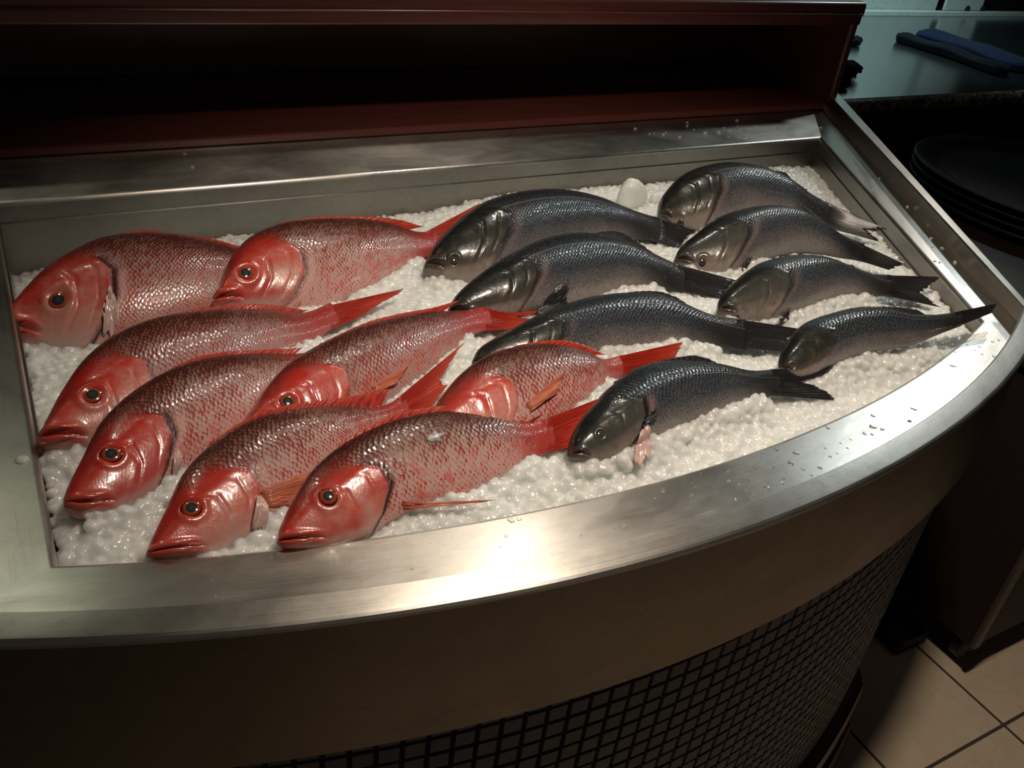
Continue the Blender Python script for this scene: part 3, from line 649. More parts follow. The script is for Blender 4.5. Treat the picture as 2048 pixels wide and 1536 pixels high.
MS = [m_snapper('snapper_skin_light', False, 1), m_snapper('snapper_skin', False, 4), m_snapper('snapper_skin_dark', True, 8)]
MBs = [m_bass('bass_skin', False, 1), m_bass('bass_skin_pale', True, 5)]
SN = [
 dict(st=[((4, 643), (6, 662)), ((29, 608), (30, 690)), ((88, 543), (90, 703)), ((150, 503), (165, 705)), ((212, 477), (228, 692)), ((300, 468), (300, 680)), ((380, 476), (385, 650)), ((460, 495), (465, 620)), ((540, 525), (540, 590)), ((600, 540), (600, 585))],
      eye=(118, 601), eye_r=20, tail=[(680, 500), (650, 560), (690, 600)], dorsal=(3.8, 7.5, [(225, 471), (290, 460), (345, 465), (420, 478), (480, 492)]), pect=([(300, 634), (310, 642)], [(425, 603), (415, 614)], .9), tau=22, hm=.030, gill=1, collar=1, mat=2,
      label='dark red snapper lying in the back left corner of the well'),
 dict(st=[((424, 603), (426, 612)), ((437, 573), (442, 620)), ((459, 520), (487, 624)), ((500, 475), (542, 626)), ((560, 449), (600, 628)), ((632, 440), (662, 612)), ((705, 439), (727, 583)), ((775, 447), (792, 549)), ((828, 463), (838, 524)), ((864, 464), (868, 507))],
      eye=(492, 546), eye_r=17, tail=[(960, 407), (935, 452), (925, 500), (905, 540)], dorsal=(3.8, 7.6, [(560, 446), (640, 432), (720, 433), (800, 440), (848, 452)]), pect=([(606, 590), (612, 607)], [(588, 622), (578, 618)], .9), tau=27, hm=.036, gill=.6, collar=.8, mat=0,
      label='pale silvery pink snapper behind the others, nearest the back wall, its tail fin raised'),
 dict(st=[((76, 878), (80, 890)), ((92, 842), (105, 900)), ((125, 780), (180, 905)), ((170, 718), (245, 900)), ((235, 668), (310, 870)), ((320, 636), (385, 825)), ((420, 622), (470, 775)), ((520, 620), (550, 725)), ((605, 626), (625, 685)), ((660, 606), (680, 645))],
      eye=(185, 795), eye_r=19, tail=[(812, 577), (775, 600), (745, 618), (718, 634)], dorsal=(3.8, 7.8, [(250, 658), (340, 628), (440, 613), (540, 609), (616, 620)]), tau=22, hm=.032, gill=.3, collar=0, mat=2,
      label='brownish red snapper with its snout nearest the left edge, tail pointing over open ice'),
 dict(st=[((127, 998), (133, 1022)), ((138, 968), (170, 1036)), ((165, 915), (235, 1027)), ((203, 843), (300, 998)), ((268, 782), (350, 958)), ((350, 736), (430, 905)), ((430, 715), (510, 855)), ((510, 708), (580, 805)), ((590, 708), (640, 765)), ((640, 700), (670, 740))],
      eye=(222, 912), eye_r=19, tail=[(720, 690), (700, 720), (715, 750)], dorsal=(3.8, 7.9, [(275, 776), (360, 728), (440, 706), (530, 698), (605, 696)]), tau=23, hm=.032, gill=1, collar=.8, mat=0,
      label='red snapper with open mouth and pale speckled flank, lying between two others at the left'),
 dict(st=[((478, 852), (485, 868)), ((496, 828), (520, 880)), ((530, 778), (585, 880)), ((575, 730), (640, 868)), ((635, 692), (700, 850)), ((710, 658), (765, 815)), ((790, 636), (830, 765)), ((865, 624), (885, 722)), ((925, 622), (940, 675)), ((975, 611), (985, 655))],
      eye=(574, 803), eye_r=18, tail=[(1107, 614), (1085, 626), (1035, 634), (1078, 639), (1030, 660)], dorsal=(3.8, 7.2, [(640, 686), (730, 647), (810, 624), (870, 614), (922, 600)]), pect=([(742, 775), (752, 785)], [(820, 728), (795, 765)], .95), tau=23, hm=.032, gill=.2, collar=0, mat=2,
      label='snapper in the middle of the well whose forked tail touches the dark fish'),
 dict(st=[((292, 1106), (298, 1113)), ((303, 1078), (350, 1116)), ((332, 1018), (420, 1112)), ((368, 945), (480, 1090)), ((425, 887), (535, 1055)), ((510, 838), (600, 990)), ((600, 818), (670, 930)), ((690, 813), (730, 885)), ((760, 813), (780, 850)), ((808, 790), (820, 828))],
      eye=(384, 1018), eye_r=19, tail=[(932, 682), (915, 705), (880, 760), (898, 768), (862, 815)], dorsal=(3.6, 8.0, [(420, 884), (520, 826), (620, 800), (700, 793), (776, 778)]), pect=([(520, 985), (540, 1012)], [(625, 940), (640, 985)], .9), tau=25, hm=.018, gill=.1, collar=.6, mat=1,
      label='snapper with its snout pressed on the front rim at left and tail fin standing up'),
 dict(st=[((554, 1079), (558, 1092)), ((562, 1050), (590, 1098)), ((590, 993), (660, 1096)), ((630, 935), (730, 1078)), ((695, 883), (785, 1040)), ((790, 840), (860, 1010)), ((885, 823), (935, 987)), ((975, 826), (1010, 950)), ((1050, 845), (1065, 922)), ((1102, 836), (1112, 896))],
      eye=(656, 998), eye_r=19, tail=[(1240, 782), (1195, 815), (1160, 870), (1140, 895)], dorsal=(3.7, 8.1, [(690, 878), (800, 826), (890, 810), (985, 812), (1085, 829)]), pect=([(806, 999), (812, 1011)], [(995, 1002), (930, 1009)], .016), tau=26, hm=.022, gill=1, collar=.0, mat=0,
      label='foremost red snapper at the front rim with a small ice piece on its back'),
 dict(st=[((845, 868), (850, 885)), ((858, 835), (880, 900)), ((885, 790), (935, 905)), ((925, 745), (985, 900)), ((975, 712), (1030, 885)), ((1045, 692), (1090, 860)), ((1110, 690), (1145, 825)), ((1165, 702), (1190, 790)), ((1205, 718), (1220, 765)), ((1245, 710), (1252, 750))],
      eye=(905, 850), eye_r=17, tail=[(1371, 684), (1360, 702), (1345, 724)], dorsal=(3.8, 7.3, [(985, 706), (1060, 684), (1120, 681), (1165, 690), (1212, 708)]), pect=([(1048, 812), (1062, 824)], [(1126, 750), (1112, 790)], .95), tau=24, hm=.032, gill=0, collar=0, mat=0,
      label='bright pink snapper farthest right with an orange side fin across its flank'),
]
BA = [
 dict(st=[((847, 532), (850, 545)), ((862, 503), (875, 560)), ((890, 470), (915, 568)), ((925, 440), (955, 568)), ((965, 415), (995, 560)), ((1035, 396), (1060, 540)), ((1110, 390), (1130, 515)), ((1185, 400), (1200, 490)), ((1260, 424), (1265, 478)), ((1318, 436), (1318, 480))],
      eye=(913, 506), eye_r=9, tail=[(1400, 460), (1378, 472), (1358, 500)], dorsal=(4.2, 7.0, [(1000, 400), (1080, 384), (1130, 378), (1170, 388), (1218, 402)]), pect=([(1003, 506), (1006, 520)], [(1048, 503), (1046, 515)], .8), mat=0, collar=.4, gill=.4,
      label='largest sea bass at the back, head beside the raised red tail fin'),
 dict(st=[((893, 625), (896, 636)), ((908, 598), (925, 645)), ((940, 568), (970, 645)), ((975, 542), (1020, 640)), ((1015, 518), (1060, 628)), ((1080, 487), (1115, 615)), ((1150, 473), (1180, 598)), ((1230, 480), (1250, 577)), ((1310, 512), (1312, 576)), ((1368, 536), (1368, 584))],
      eye=(954, 609), eye_r=8, tail=[(1474, 561), (1455, 580), (1447, 600)], dorsal=(4.2, 7.6, [(1020, 510), (1100, 474), (1180, 466), (1240, 464), (1305, 506)]), pect=([(1082, 598), (1090, 612)], [(1135, 556), (1150, 590)], .9), mat=0, gill=.8, collar=.6,
      label='glossy black-green sea bass with its face behind a red forked tail'),
 dict(st=[((944, 722), (946, 736)), ((955, 702), (965, 745)), ((985, 682), (1005, 750)), ((1030, 658), (1055, 745)), ((1085, 630), (1105, 735)), ((1155, 606), (1175, 715)), ((1235, 591), (1250, 698)), ((1320, 592), (1330, 690)), ((1420, 630), (1420, 690)), ((1490, 638), (1490, 700))],
      eye=(992, 722), eye_r=8, tail=[(1606, 660), (1575, 682), (1596, 706)], dorsal=(4.2, 7.3, [(1120, 612), (1200, 590), (1290, 582), (1340, 590), (1380, 612)]), mat=0, gill=.3, collar=.3, extra=('noeye', 'nolip'),
      label='long sea bass whose lower body lies behind the bright pink snapper'),
 dict(st=[((1138, 905), (1141, 919)), ((1142, 875), (1165, 925)), ((1162, 838), (1205, 926)), ((1188, 808), (1240, 912)), ((1215, 778), (1275, 895)), ((1270, 740), (1330, 868)), ((1345, 724), (1400, 840)), ((1425, 728), (1470, 812)), ((1500, 742), (1520, 796)), ((1555, 737), (1558, 790))],
      eye=(1203, 867), eye_r=9, tail=[(1672, 727), (1655, 748), (1600, 764), (1640, 775), (1678, 801)], dorsal=(4.2, 7.2, [(1225, 766), (1290, 728), (1370, 713), (1410, 716), (1455, 736)]), pect=([(1283, 842), (1284, 860)], [(1305, 822), (1312, 838)], .95), mat=1, gill=1, collar=1, tau=27, hm=.028,
      label='foremost sea bass near the front rim, a pink flap hanging below its gills'),
 dict(st=[((1314, 428), (1318, 442)), ((1317, 408), (1335, 455)), ((1333, 385), (1365, 462)), ((1355, 363), (1398, 462)), ((1390, 346), (1430, 455)), ((1445, 336), (1475, 440)), ((1510, 342), (1525, 432)), ((1570, 360), (1570, 432)), ((1620, 390), (1605, 442)), ((1665, 410), (1650, 455))],
      eye=(1366, 424), eye_r=7, tail=[(1776, 461), (1735, 462), (1764, 484)], dorsal=(4.4, 7.8, [(1440, 330), (1505, 338), (1568, 345), (1585, 360), (1616, 378)]), mat=0, gill=.8, collar=.5,
      label='arched sea bass in the back right corner of the well'),
 dict(st=[((1347, 521), (1352, 531)), ((1360, 497), (1375, 543)), ((1388, 474), (1410, 552)), ((1415, 452), (1440, 554)), ((1450, 435), (1475, 545)), ((1510, 422), (1530, 515)), ((1570, 424), (1590, 498)), ((1625, 443), (1640, 500)), ((1680, 473), (1685, 512)), ((1728, 487), (1722, 522))],
      eye=(1411, 510), eye_r=8, tail=[(1810, 529), (1795, 534), (1780, 540)], dorsal=(4.4, 7.0, [(1470, 424), (1540, 414), (1600, 418), (1625, 436)]), pect=([(1487, 518), (1486, 532)], [(1512, 500), (1508, 512)], .9), mat=1, gill=.7, collar=.7,
      label='second sea bass from the back on the right, tail pointing down against the steel'),
 dict(st=[((1434, 618), (1438, 630)), ((1440, 596), (1460, 640)), ((1462, 570), (1495, 645)), ((1490, 547), (1525, 645)), ((1520, 530), (1560, 638)), ((1575, 518), (1610, 618)), ((1635, 521), (1660, 598)), ((1690, 538), (1705, 590)), ((1740, 550), (1742, 590)), ((1782, 550), (1782, 592))],
      eye=(1488, 613), eye_r=7, tail=[(1884, 553), (1868, 566), (1845, 584), (1862, 600), (1882, 616)], dorsal=(4.4, 7.6, [(1540, 520), (1600, 514), (1660, 515), (1668, 524), (1704, 530)]), pect=([(1563, 626), (1568, 640)], [(1592, 604), (1592, 620)], .9), mat=1, gill=.5, collar=.4,
      label='third sea bass from the back on the right, its wide tail fanned out'),
 dict(st=[((1557, 733), (1560, 745)), ((1560, 712), (1575, 755)), ((1570, 690), (1600, 758)), ((1585, 668), (1630, 748)), ((1615, 645), (1660, 732)), ((1680, 626), (1705, 710)), ((1750, 620), (1765, 697)), ((1820, 630), (1828, 688)), ((1875, 630), (1878, 668)), ((1925, 622), (1922, 652))],
      eye=(1590, 725), eye_r=7, tail=[(1997, 606), (1992, 614), (1985, 626)], dorsal=(4.2, 7.6, [(1640, 632), (1720, 614), (1780, 612), (1830, 620)]), mat=0, gill=.0, collar=.0, extra=('noeye', 'nolip'),
      label='sea bass farthest right with its tail resting over the steel rim'),
]
FB = {}
for i, q in enumerate(SN):
    q = dict(q); q['mat'] = MS[q['mat']]; FB['s%d' % i] = fish('snapper', seed=i+1, **q)
for i, q in enumerate(BA):
    q = dict(tau=20, hm=.024, h9={4: .045, 5: .040, 6: .030, 7: .052}.get(i), **{k_: v_ for k_, v_ in q.items() if k_ not in ('tau', 'hm')}) | {k_: v_ for k_, v_ in q.items() if k_ in ('tau', 'hm')}; q['mat'] = MBs[q['mat']]; FB['b%d' % i] = fish('bass', seed=i+11, **q)

# flesh flaps below some gill covers
def flap(fb, base, tip, m=M_flesh, rays=5, fl=.004):
    o = .012; fb['fin']('gill_flap', [fb['loc2'](p, o) for p in base], [fb['loc2'](p, o) for p in tip], m, rays=rays, follow=fl, jag=.22, wav=.0012, bow=.003, thk=.0016)
flap(FB['b3'], [(1272, 872), (1284, 858), (1296, 868)], [(1262, 932), (1274, 944), (1300, 912)], fl=.013)
flap(FB['s0'], [(226, 604), (233, 612), (238, 628)], [(204, 684), (224, 678), (244, 652)])
flap(FB['s5'], [(508, 1002), (520, 1000), (532, 1012)], [(500, 1058), (518, 1066), (536, 1050)])
flap(FB['s3'], [(345, 920), (352, 905), (362, 915)], [(344, 948), (352, 950), (362, 936)])
# scrap of ice on the foremost snapper
fb = FB['s6']; dv = [np.linalg.norm(np.array(fb['P'][i, j])-hit(872, 872, fb['P'][120, 20], fb['nn'])) for i in range(0, NS, 3) for j in range(0, NP//2, 2)]
q = int(np.argmin(dv)); pi = (q//(NP//4))*3; pj = (q % (NP//4))*2; pc = fb['P'][pi, pj]
V, Fc = ico(3); V = V*np.array([.010, .006, .002])[None]*(1+.25*np.sin(V[:, :1]*7)+.2*np.cos(V[:, 1:2]*5)); Rm = np.stack([fb['a'], fb['d'], fb['nn']], 1)
o = fastmesh('ice_crumb', V@Rm.T, Fc, M_ice); o.location = pc+fb['nn']*.001; tag(o, 'flat melting ice flake on the back of the foremost snapper', 'ice')

# banks of ice pressed up against the lower edge of each fish
EP = np.vstack([q['P'][34:192:4, NP//2] for q in FB.values()])
def bank(x, y):
    x = np.asarray(x, float); sh_ = x.shape; x = x.ravel(); y = np.asarray(y, float).ravel(); out = np.zeros(len(x)); base = icez(x, y)
    for e_ in EP:
        d2 = (x-e_[0])**2+(y-e_[1])**2; m = d2 < .0036
        out[m] = np.maximum(out[m], np.clip(e_[2]+.006-base[m], 0, .026)*np.exp(-d2[m]/.022**2))
    return out.reshape(sh_)
cell = .005; top = {}
for q in FB.values():
    for V_ in q['foot']:
        for x_, y_, z_ in V_:
            key = (int(x_//cell), int(y_//cell))
            if top.get(key, 9) > z_: top[key] = z_      # lowest fish surface above that spot
def under(x, y, z, r, gap):
    out = z.copy(); base_ = icez(x, y)
    for i in range(len(x)):
        a_, b_ = int(x[i]//cell), int(y[i]//cell); m_ = 9
        for da in (-1, 0, 1):
            for db in (-1, 0, 1): m_ = min(m_, top.get((a_+da, b_+db), 9))
        if m_ < 9: out[i] = max(min(out[i], m_-r[i]*.7-gap), base_[i]-.010)
    return out
edge = inn(-.0025); edge = poly_at(np.vstack([edge, edge[:1]]), 700)
def edged(x, y): return np.array([math.sqrt(((edge[:, 0]-a_)**2+(edge[:, 1]-b_)**2).min()) for a_, b_ in zip(x, y)])
rad_ = rng.uniform(.0042, .0084, n)
cz = under(gx, gy, cz+bank(gx, gy), rad_, .0005)
ed = edged(gx, gy); cz = np.where(ed < .03, np.minimum(cz, .9455-rad_*.9), cz); cz = np.minimum(cz, .985)
v, f = nuggets(gx, gy, cz, rad_)
nx, ny = 560, 300; bx, by = np.meshgrid(np.linspace(-.03, 1.78, nx), np.linspace(.56, 1.52, ny)); bz = icez(bx, by)+lump(bx, by)+bank(bx, by)-.0038; bz = under(bx.ravel(), by.ravel(), bz.ravel(), np.zeros(bx.size), .002); be = np.concatenate([np.sqrt(((a_[:, None]-edge[None, ::2, 0])**2+(b_[:, None]-edge[None, ::2, 1])**2).min(1)) for a_, b_ in zip(np.array_split(bx.ravel(), 40), np.array_split(by.ravel(), 40))])
bz = np.where(be < .03, np.minimum(bz, .941), bz).reshape(bx.shape)
bi = inside(bx.ravel(), by.ravel()).reshape(bx.shape); q4 = bi[:-1, :-1] & bi[:-1, 1:] & bi[1:, :-1] & bi[1:, 1:]
bv = np.vstack([np.stack([bx, by, bz], -1).reshape(-1, 3), np.stack([bx, by, bz-.03], -1).reshape(-1, 3)]); bt = []; K = nx*ny
def qd(a, b, c, d): bt.extend([(a, b, c), (a, c, d)])
for i in range(ny-1):
    for j in range(nx-1):
        if not q4[i, j]: continue
        a, b, c, d = i*nx+j, i*nx+j+1, (i+1)*nx+j+1, (i+1)*nx+j
        qd(a, b, c, d); qd(d+K, c+K, b+K, a+K)
        if i == 0 or not q4[i-1, j]: qd(b, a, a+K, b+K)
        if i == ny-2 or not q4[i+1, j]: qd(d, c, c+K, d+K)
        if j == 0 or not q4[i, j-1]: qd(a, d, d+K, a+K)
        if j == nx-2 or not q4[i, j+1]: qd(c, b, b+K, c+K)
f = np.vstack([f, np.array(bt)+len(v)]); v = np.vstack([v, bv])
ice = tag(fastmesh('crushed_ice', v, f, M_ice), 'white crushed ice heaped in the steel well under the fish', 'ice', kind='stuff')
md_ = ice.modifiers.new('melt', 'REMESH'); md_.mode = 'VOXEL'; md_.voxel_size = .0015; md_.use_smooth_shade = True
md_ = ice.modifiers.new('soft', 'SMOOTH'); md_.factor = .5; md_.iterations = 2

# ------------------------------------------------------------------ droplets and crumbs
def z7(x, y): return (1100+x*.3418, 660+y*.3418)
def zb(x, y): return (1650+x*.3257, 560+y*.3257)
drops = [(1022, 1040, 9), (1012, 1072, 5), (1038, 1038, 6), (1246, 1055, 9), (1228, 1057, 4), (860, 1087, 3), (543, 1113, 4), (427, 1157, 4), (433, 1190, 4), (825, 1138, 4), (700, 1128, 3), (1000, 1093, 3), (905, 1078, 2.5)]
drops += [(*z7(x, y), r) for x, y, r in [(660, 940, 6), (825, 965, 6), (830, 895, 4), (850, 915, 3), (880, 840, 3), (1045, 825, 5), (1045, 885, 5), (1095, 860, 3), (1105, 905, 3), (1165, 880, 3.5), (1190, 965, 5), (1160, 985, 4), (1085, 990, 3.5), (1145, 940, 4), (1270, 925, 7), (1365, 870, 5), (1360, 895, 4), (1310, 850, 3), (1300, 800, 6), (1200, 805, 5), (1410, 780, 7), (1440, 720, 6), (1325, 700, 6), (1480, 815, 5), (1580, 805, 5), (1290, 685, 4), (1625, 570, 5), (1890, 500, 6), (1890, 565, 8), (1885, 610, 4), (1945, 580, 5), (1840, 605, 4), (1640, 740, 4), (1610, 690, 3), (1530, 850, 3), (375, 1155, 4), (180, 1200, 3), (640, 1120, 3), (595, 1050, 2.5), (615, 985, 2.5), (350, 1020, 2.5), (400, 1010, 2.5), (805, 1040, 2.5), (1700, 660, 3), (1740, 690, 3), (1680, 720, 2.5), (1760, 640, 2.5)]]
drops += [(*zb(x, y), r) for x, y, r in [(705, 490, 4), (780, 525, 5), (800, 530, 3), (545, 790, 6), (520, 865, 5), (1040, 470, 5), (870, 395, 3), (950, 410, 3), (1065, 370, 3), (1030, 380, 3), (965, 455, 3), (800, 440, 3), (920, 430, 2.5)]]
dv_, df_ = dome(1, .42, 18, 6); dm = []
for kq in range(5):
    v = np.array(dv_); ang = np.arctan2(v[:, 1], v[:, 0]); rr_ = 1+.12*np.sin(2*ang+kq)+.08*np.sin(3*ang+2*kq); v[:, 0] *= rr_; v[:, 1] *= rr_*(1+.08*kq)
    nb = 0; f = list(df_)
    me = bpy.data.meshes.new('water_droplet'); me.from_pydata([tuple(x) for x in v], [], f); me.materials.append(M_water); me.polygons.foreach_set('use_smooth', [True]*len(f)); dm.append(me)
LD = 'clear water droplet standing on the curved steel front flange'
for i, (x, y, r) in enumerate(drops):
    p = at(x, y, ZR); o = bpy.data.objects.new('water_droplet', dm[i % 5]); COL.objects.link(o); o.location = (p[0], p[1], ZR+.0002)
    sc = .8*r*np.linalg.norm(p-CAM)/F; o.scale = (sc, sc, sc*.8); o.rotation_euler = (0, 0, random.uniform(0, 6)); tag(o, LD, 'water droplet', 'water droplets on the front flange')
def z3(x, y): return (1200+x*.293, y*.293)
def z4(x, y): return (1650+x*.2474, 180+y*.2474)
cr_back = [z3(*q) for q in [(240, 880), (340, 915), (370, 910), (430, 920), (450, 905), (595, 840), (595, 860), (640, 885), (845, 875), (875, 935), (885, 890), (935, 825), (940, 860), (955, 885), (945, 940), (995, 935), (1065, 860), (1100, 900), (1120, 905), (1165, 858), (1225, 880), (715, 910), (810, 905), (545, 935), (1505, 875)]]+[(384, 335), (370, 308)]
cr_right = [z4(*q) for q in [(68, 360), (255, 632), (380, 808), (405, 783), (560, 785), (440, 715), (665, 945), (832, 1090), (810, 1195), (857, 1203), (870, 1272), (945, 1280), (885, 1385), (925, 1395), (1050, 1395)]]
V, Fc = ico(2); cm_ = []
for kq in range(4):
    v = V*(1+.3*np.sin(V[:, :1]*(5+kq)+kq)+.25*np.cos(V[:, 1:2]*6+kq)); v = v*np.array([1.5, .9, .6]); me = bpy.data.meshes.new('ice_crumb'); me.from_pydata([tuple(map(float, q)) for q in v], [], [tuple(int(i) for i in q) for q in Fc]); me.materials.append(M_ice); me.polygons.foreach_set('use_smooth', [True]*len(Fc)); cm_.append(me)
for lst, lab, grp, r0, r1 in ((cr_back, 'tiny ice crumb on the flat steel ledge behind the well', 'ice crumbs on the back ledge', .0015, .0033), (cr_right, 'tiny ice crumb on the slanting right steel flange', 'ice crumbs on the right flange', .0015, .003)):
    for i, (x, y) in enumerate(lst):
        p = at(x, y, ZR); o = bpy.data.objects.new('ice_crumb', cm_[i % 4]); COL.objects.link(o); sc = random.uniform(r0, r1); o.scale = (sc, sc, sc)
        o.location = (p[0], p[1], ZR+sc*.5); o.rotation_euler = (0, 0, random.uniform(0, 6)); tag(o, lab, 'ice crumb', grp)

# ------------------------------------------------------------------ granite counter with steel top, cloths
gc = thing('granite_counter', 'granite edged kitchen counter with a grey metal top at the upper right', 'counter', (3.2, 2.4, 0))
def gch(o): o.parent = gc; o.matrix_parent_inverse = Matrix.Translation((-3.2, -2.4, 0)); return o
gz = .93
prof = [(1.845, gz), (1.83, gz-.003)]+[(1.83-.018*math.sin(t), gz-.003-.018*(1-math.cos(t))) for t in np.linspace(.2, math.pi, 8)]+[(1.86, gz-.045), (1.90, gz-.045), (1.90, gz)]
gch(xprof('g', 2.06, 4.8, prof).build('granite_edge', M_granite))
b = MB(); b.box((2.06, 1.845, gz-.03), (4.8, 2.95, gz+.001), .001); gch(b.build('metal_top', M_steelplain))
b = MB(); b.box((2.10, 1.95, .0), (4.8, 2.9, gz-.045), .003); gch(b.build('cabinet_base', M_darkwood))
bk = thing('steel_equipment', 'pale steel kitchen unit with two round holes at the top right', 'kitchen unit', (3.6, 3.1, gz))
def bkc(o): o.parent = bk; o.matrix_parent_inverse = Matrix.Translation((-3.6, -3.1, -gz)); return o
b = MB(); b.box((2.3, 2.952, gz), (5.6, 2.985, gz+.022), .002); bkc(b.build('front_lip', M_white))
b = MB(); b.box((2.3, 2.99, gz-.2), (4.02, 3.05, 1.75), .002); bkc(b.build('pale_panel', M_white))
b = MB(); b.box((4.06, 2.975, gz+.024), (4.34, 2.988, 1.5), .002); bkc(b.build('bracket', M_white))
b = MB(); b.box((2.3, 3.052, gz-.2), (5.6, 3.4, 1.75), .002); bkc(b.build('housing', M_black))
for px, py in ((1934, 20), (1965, 19)):
    p = hit(px, py, np.array([0, 2.975, 0]), np.array([0, 1., 0])); n = 24
    b = MB(); b.grid([[(p[0]+r*math.cos(q), 2.9745-dz, p[2]+r*math.sin(q)) for q in np.linspace(0, 2*math.pi, n, endpoint=False)] for r, dz in ((.020, 0), (.019, .002), (.0, .001))], wrap=True); bkc(b.build('round_hole', M_black))

def cloth(name, m, label, cat, group, line, width, h, z0, seedc=0, end=.9):
    """folded cloth laid along a line of image points on the counter top"""
    c = np.array([at(x, y, z0)[:2] for x, y in line]); P = smooth_poly(c, 40); T = np.gradient(P, axis=0); T /= np.linalg.norm(T, axis=1, keepdims=True); Nn = np.stack([-T[:, 1], T[:, 0]], 1)
    n = 28; v = []
    for i in range(40):
        u = i/39; e_ = min(1, (1-(1-min(u/.06, 1))**2)**.5+.02)*min(1, (1-(1-min((1-u)/.06, 1))**2)**.5+.02); w = width*(1+.08*math.sin(u*9+seedc)); hh_ = h*(1+.10*math.sin(u*13+seedc))*(.6+.4*e_)
        for j in range(n):
            a = 2*math.pi*j/n; x = math.copysign(abs(math.cos(a))**.55, math.cos(a))*w/2*e_; zz = math.copysign(abs(math.sin(a))**.7, math.sin(a))*hh_/2*(1+.12*math.sin(3*x/width*6+u*5+seedc)); fold = .0025*math.sin(a*6) if abs(math.cos(a)) > .8 else 0
            q = P[i]+Nn[i]*(x+fold); v.append((q[0], q[1], z0+max(-.0, zz+hh_/2)+.001))
    o = thing(name, label, cat, (float(P[20][0]), float(P[20][1]), z0), group)
    f = grid_faces(40, n, True)+[tuple(range(n-1, -1, -1)), tuple(range(39*n, 40*n))]
    loc = np.array(o.location); v = [tuple(np.array(q)-loc) for q in v]; COL.objects.unlink(o); bpy.data.objects.remove(o)
    ob_ = mesh(name, v, f, m); ob_.location = tuple(loc); tag(ob_, label, cat, group); return ob_
cloth('folded_cloth', M_blue, 'wide folded navy blue cloth on the grey metal counter top', 'cloth', 'navy cloths on the metal counter', [(1838, 76), (1900, 92), (1960, 112), (2070, 150)], .16, .035, gz+.001, 1)
cloth('rolled_cloth', M_char, 'narrow dark rolled cloth lying in front of the wide navy one', 'cloth', 'navy cloths on the metal counter', [(1795, 82), (1850, 100), (1920, 122), (2010, 156)], .07, .035, gz+.001, 2)
cloth('folded_cloth', M_char, 'upper of the black cloth ends poking out behind the wooden shelf side, by itself', 'cloth', 'black cloth ends behind the shelf', [(1690, 92), (1712, 90)], .05, .03, gz+.001, 3)
cloth('folded_cloth', M_char, 'topmost black cloth of the small pile beside the wooden shelf side', 'cloth', 'black cloth ends behind the shelf', [(1680, 132), (1716, 136)], .10, .014, gz+.031, 4)
cloth('folded_cloth', M_char, 'middle black cloth of the small pile beside the wooden shelf side', 'cloth', 'black cloth ends behind the shelf', [(1680, 138), (1711, 141)], .10, .014, gz+.016, 5)
cloth('folded_cloth', M_char, 'bottom black cloth of the small pile beside the wooden shelf side', 'cloth', 'black cloth ends behind the shelf', [(1680, 140), (1712, 145)], .10, .014, gz+.001, 6)
cloth('folded_cloth', M_char, 'lowest black cloth end close to the corner of the steel rim', 'cloth', 'black cloth ends behind the shelf', [(1668, 176), (1684, 174)], .05, .025, gz+.001, 7)

# ------------------------------------------------------------------ cart with trays
cart = thing('rolling_cart', 'dark brown wooden cart on casters to the right of the counter', 'cart', (2.2, 1.15, 0))
def cc(o, par=None): o.parent = par or cart; o.matrix_parent_inverse = Matrix.Translation((-2.2, -1.15, 0)); return o
def prism(P, z0, z1):
    b = MB(); n = len(P); b.add([(x, y, z0) for x, y in P]+[(x, y, z1) for x, y in P], [(i, (i+1) % n, n+(i+1) % n, n+i) for i in range(n)]+[tuple(range(n-1, -1, -1)), tuple(range(n, 2*n))]); return b
cc(prism([(1.68, .62), (2.86, .62), (2.86, 1.72), (2.16, 1.72), (1.75, 1.09), (1.68, 1.05)], .10, .74).build('body', M_darkwood))
b = MB(); b.box((1.675, .612, .10), (1.700, .625, .74), .003); cc(b.build('corner_trim', M_trim))
cc(prism([(1.67, .60), (2.88, .60), (2.88, 1.74), (2.16, 1.74), (1.74, 1.10), (1.67, 1.05)], .74, .765).build('top', M_darkwood))
b = MB(); b.box((1.60, .72, .0), (1.70, 1.0, .045), .004); cc(b.build('plinth', M_black))
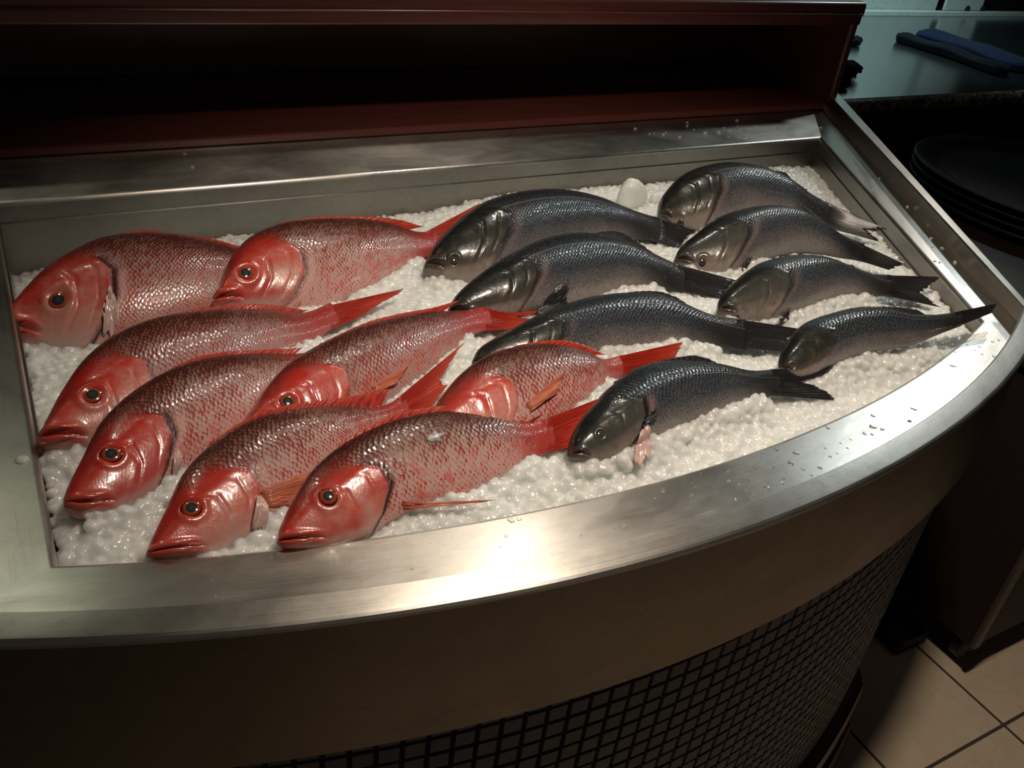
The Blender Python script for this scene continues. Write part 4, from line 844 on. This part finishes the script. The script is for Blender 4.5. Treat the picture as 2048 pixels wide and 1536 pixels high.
def wheel(x, y):
    n = 28; b = MB(); pr = [(-.016, .030), (-.016, .044), (-.011, .05), (.011, .05), (.016, .044), (.016, .030)]
    b.grid([[(x+math.cos(t)*r, y+w, .05+math.sin(t)*r) for t in np.linspace(0, 2*math.pi, n, endpoint=False)] for w, r in pr], wrap=True)
    o = len(b.v); b.add([(x+math.cos(t)*.03, y-.014, .05+math.sin(t)*.03) for t in np.linspace(0, 2*math.pi, n, endpoint=False)], [tuple(range(n))]); w = cc(b.build('caster', M_rubber))
    b = MB(); b.box((x-.02, y-.026, .035), (x+.02, y-.019, .10), .002); b.box((x-.02, y+.019, .035), (x+.02, y+.026, .10), .002); b.box((x-.028, y-.028, .092), (x+.028, y+.028, .1), .002); cc(b.build('caster_fork', M_zinc), w)
    v, f = dome(.007, .006); b = MB(); b.add([(x+a_, y-.026-c_, .05+b_) for a_, b_, c_ in v], f); cc(b.build('axle_bolt', M_zinc), w)
for x, y in ((1.755, .66), (2.64, .66), (2.64, 1.6)): wheel(x, y)
for i in range(4):
    t = thing('serving_tray', ['bottom black oval serving tray of the stack on the cart', 'second black oval serving tray from the bottom of the stack', 'third black oval serving tray from the bottom of the stack', 'topmost black oval serving tray with a grey liner'][i], 'tray', (2.50, 1.30, .766+i*.021), 'stacked serving trays')
    b = MB(); n = 64; pr = [(0, .002), (.80, .002), (.86, .004), (.93, .02), (.985, .026), (1.0, .022), (.97, .012), (.9, 0), (0, 0)]
    b.grid([[(math.cos(q)*.35*r, math.sin(q)*.40*r, z) for q in np.linspace(0, 2*math.pi, n, endpoint=False)] for r, z in pr], wrap=True); o = b.build('tray_body', M_black, t, sharp=50)
    if i == 3: b = MB(); b.grid([[(math.cos(q)*.35*r, math.sin(q)*.40*r, z) for q in np.linspace(0, 2*math.pi, n, endpoint=False)] for r, z in [(0, .0035), (.80, .0035), (.80, .002)]], wrap=True); b.build('tray_liner', M_trayin, t, sharp=50)

# ------------------------------------------------------------------ room
def st(name, a, b_, m):
    b = MB(); b.box(a, b_, .001); return tag(b.build(name, m), kind='structure')
st('floor', (-3, -3, -.05), (7, 6, 0), M_floor); st('wall_back', (-3, 5.0, 0), (7, 5.1, 3), M_wall); st('wall_right', (6.0, -3, 0), (6.1, 5, 3), M_wall); st('ceiling', (-3, -3, 3), (7, 6, 3.05), M_ceil)
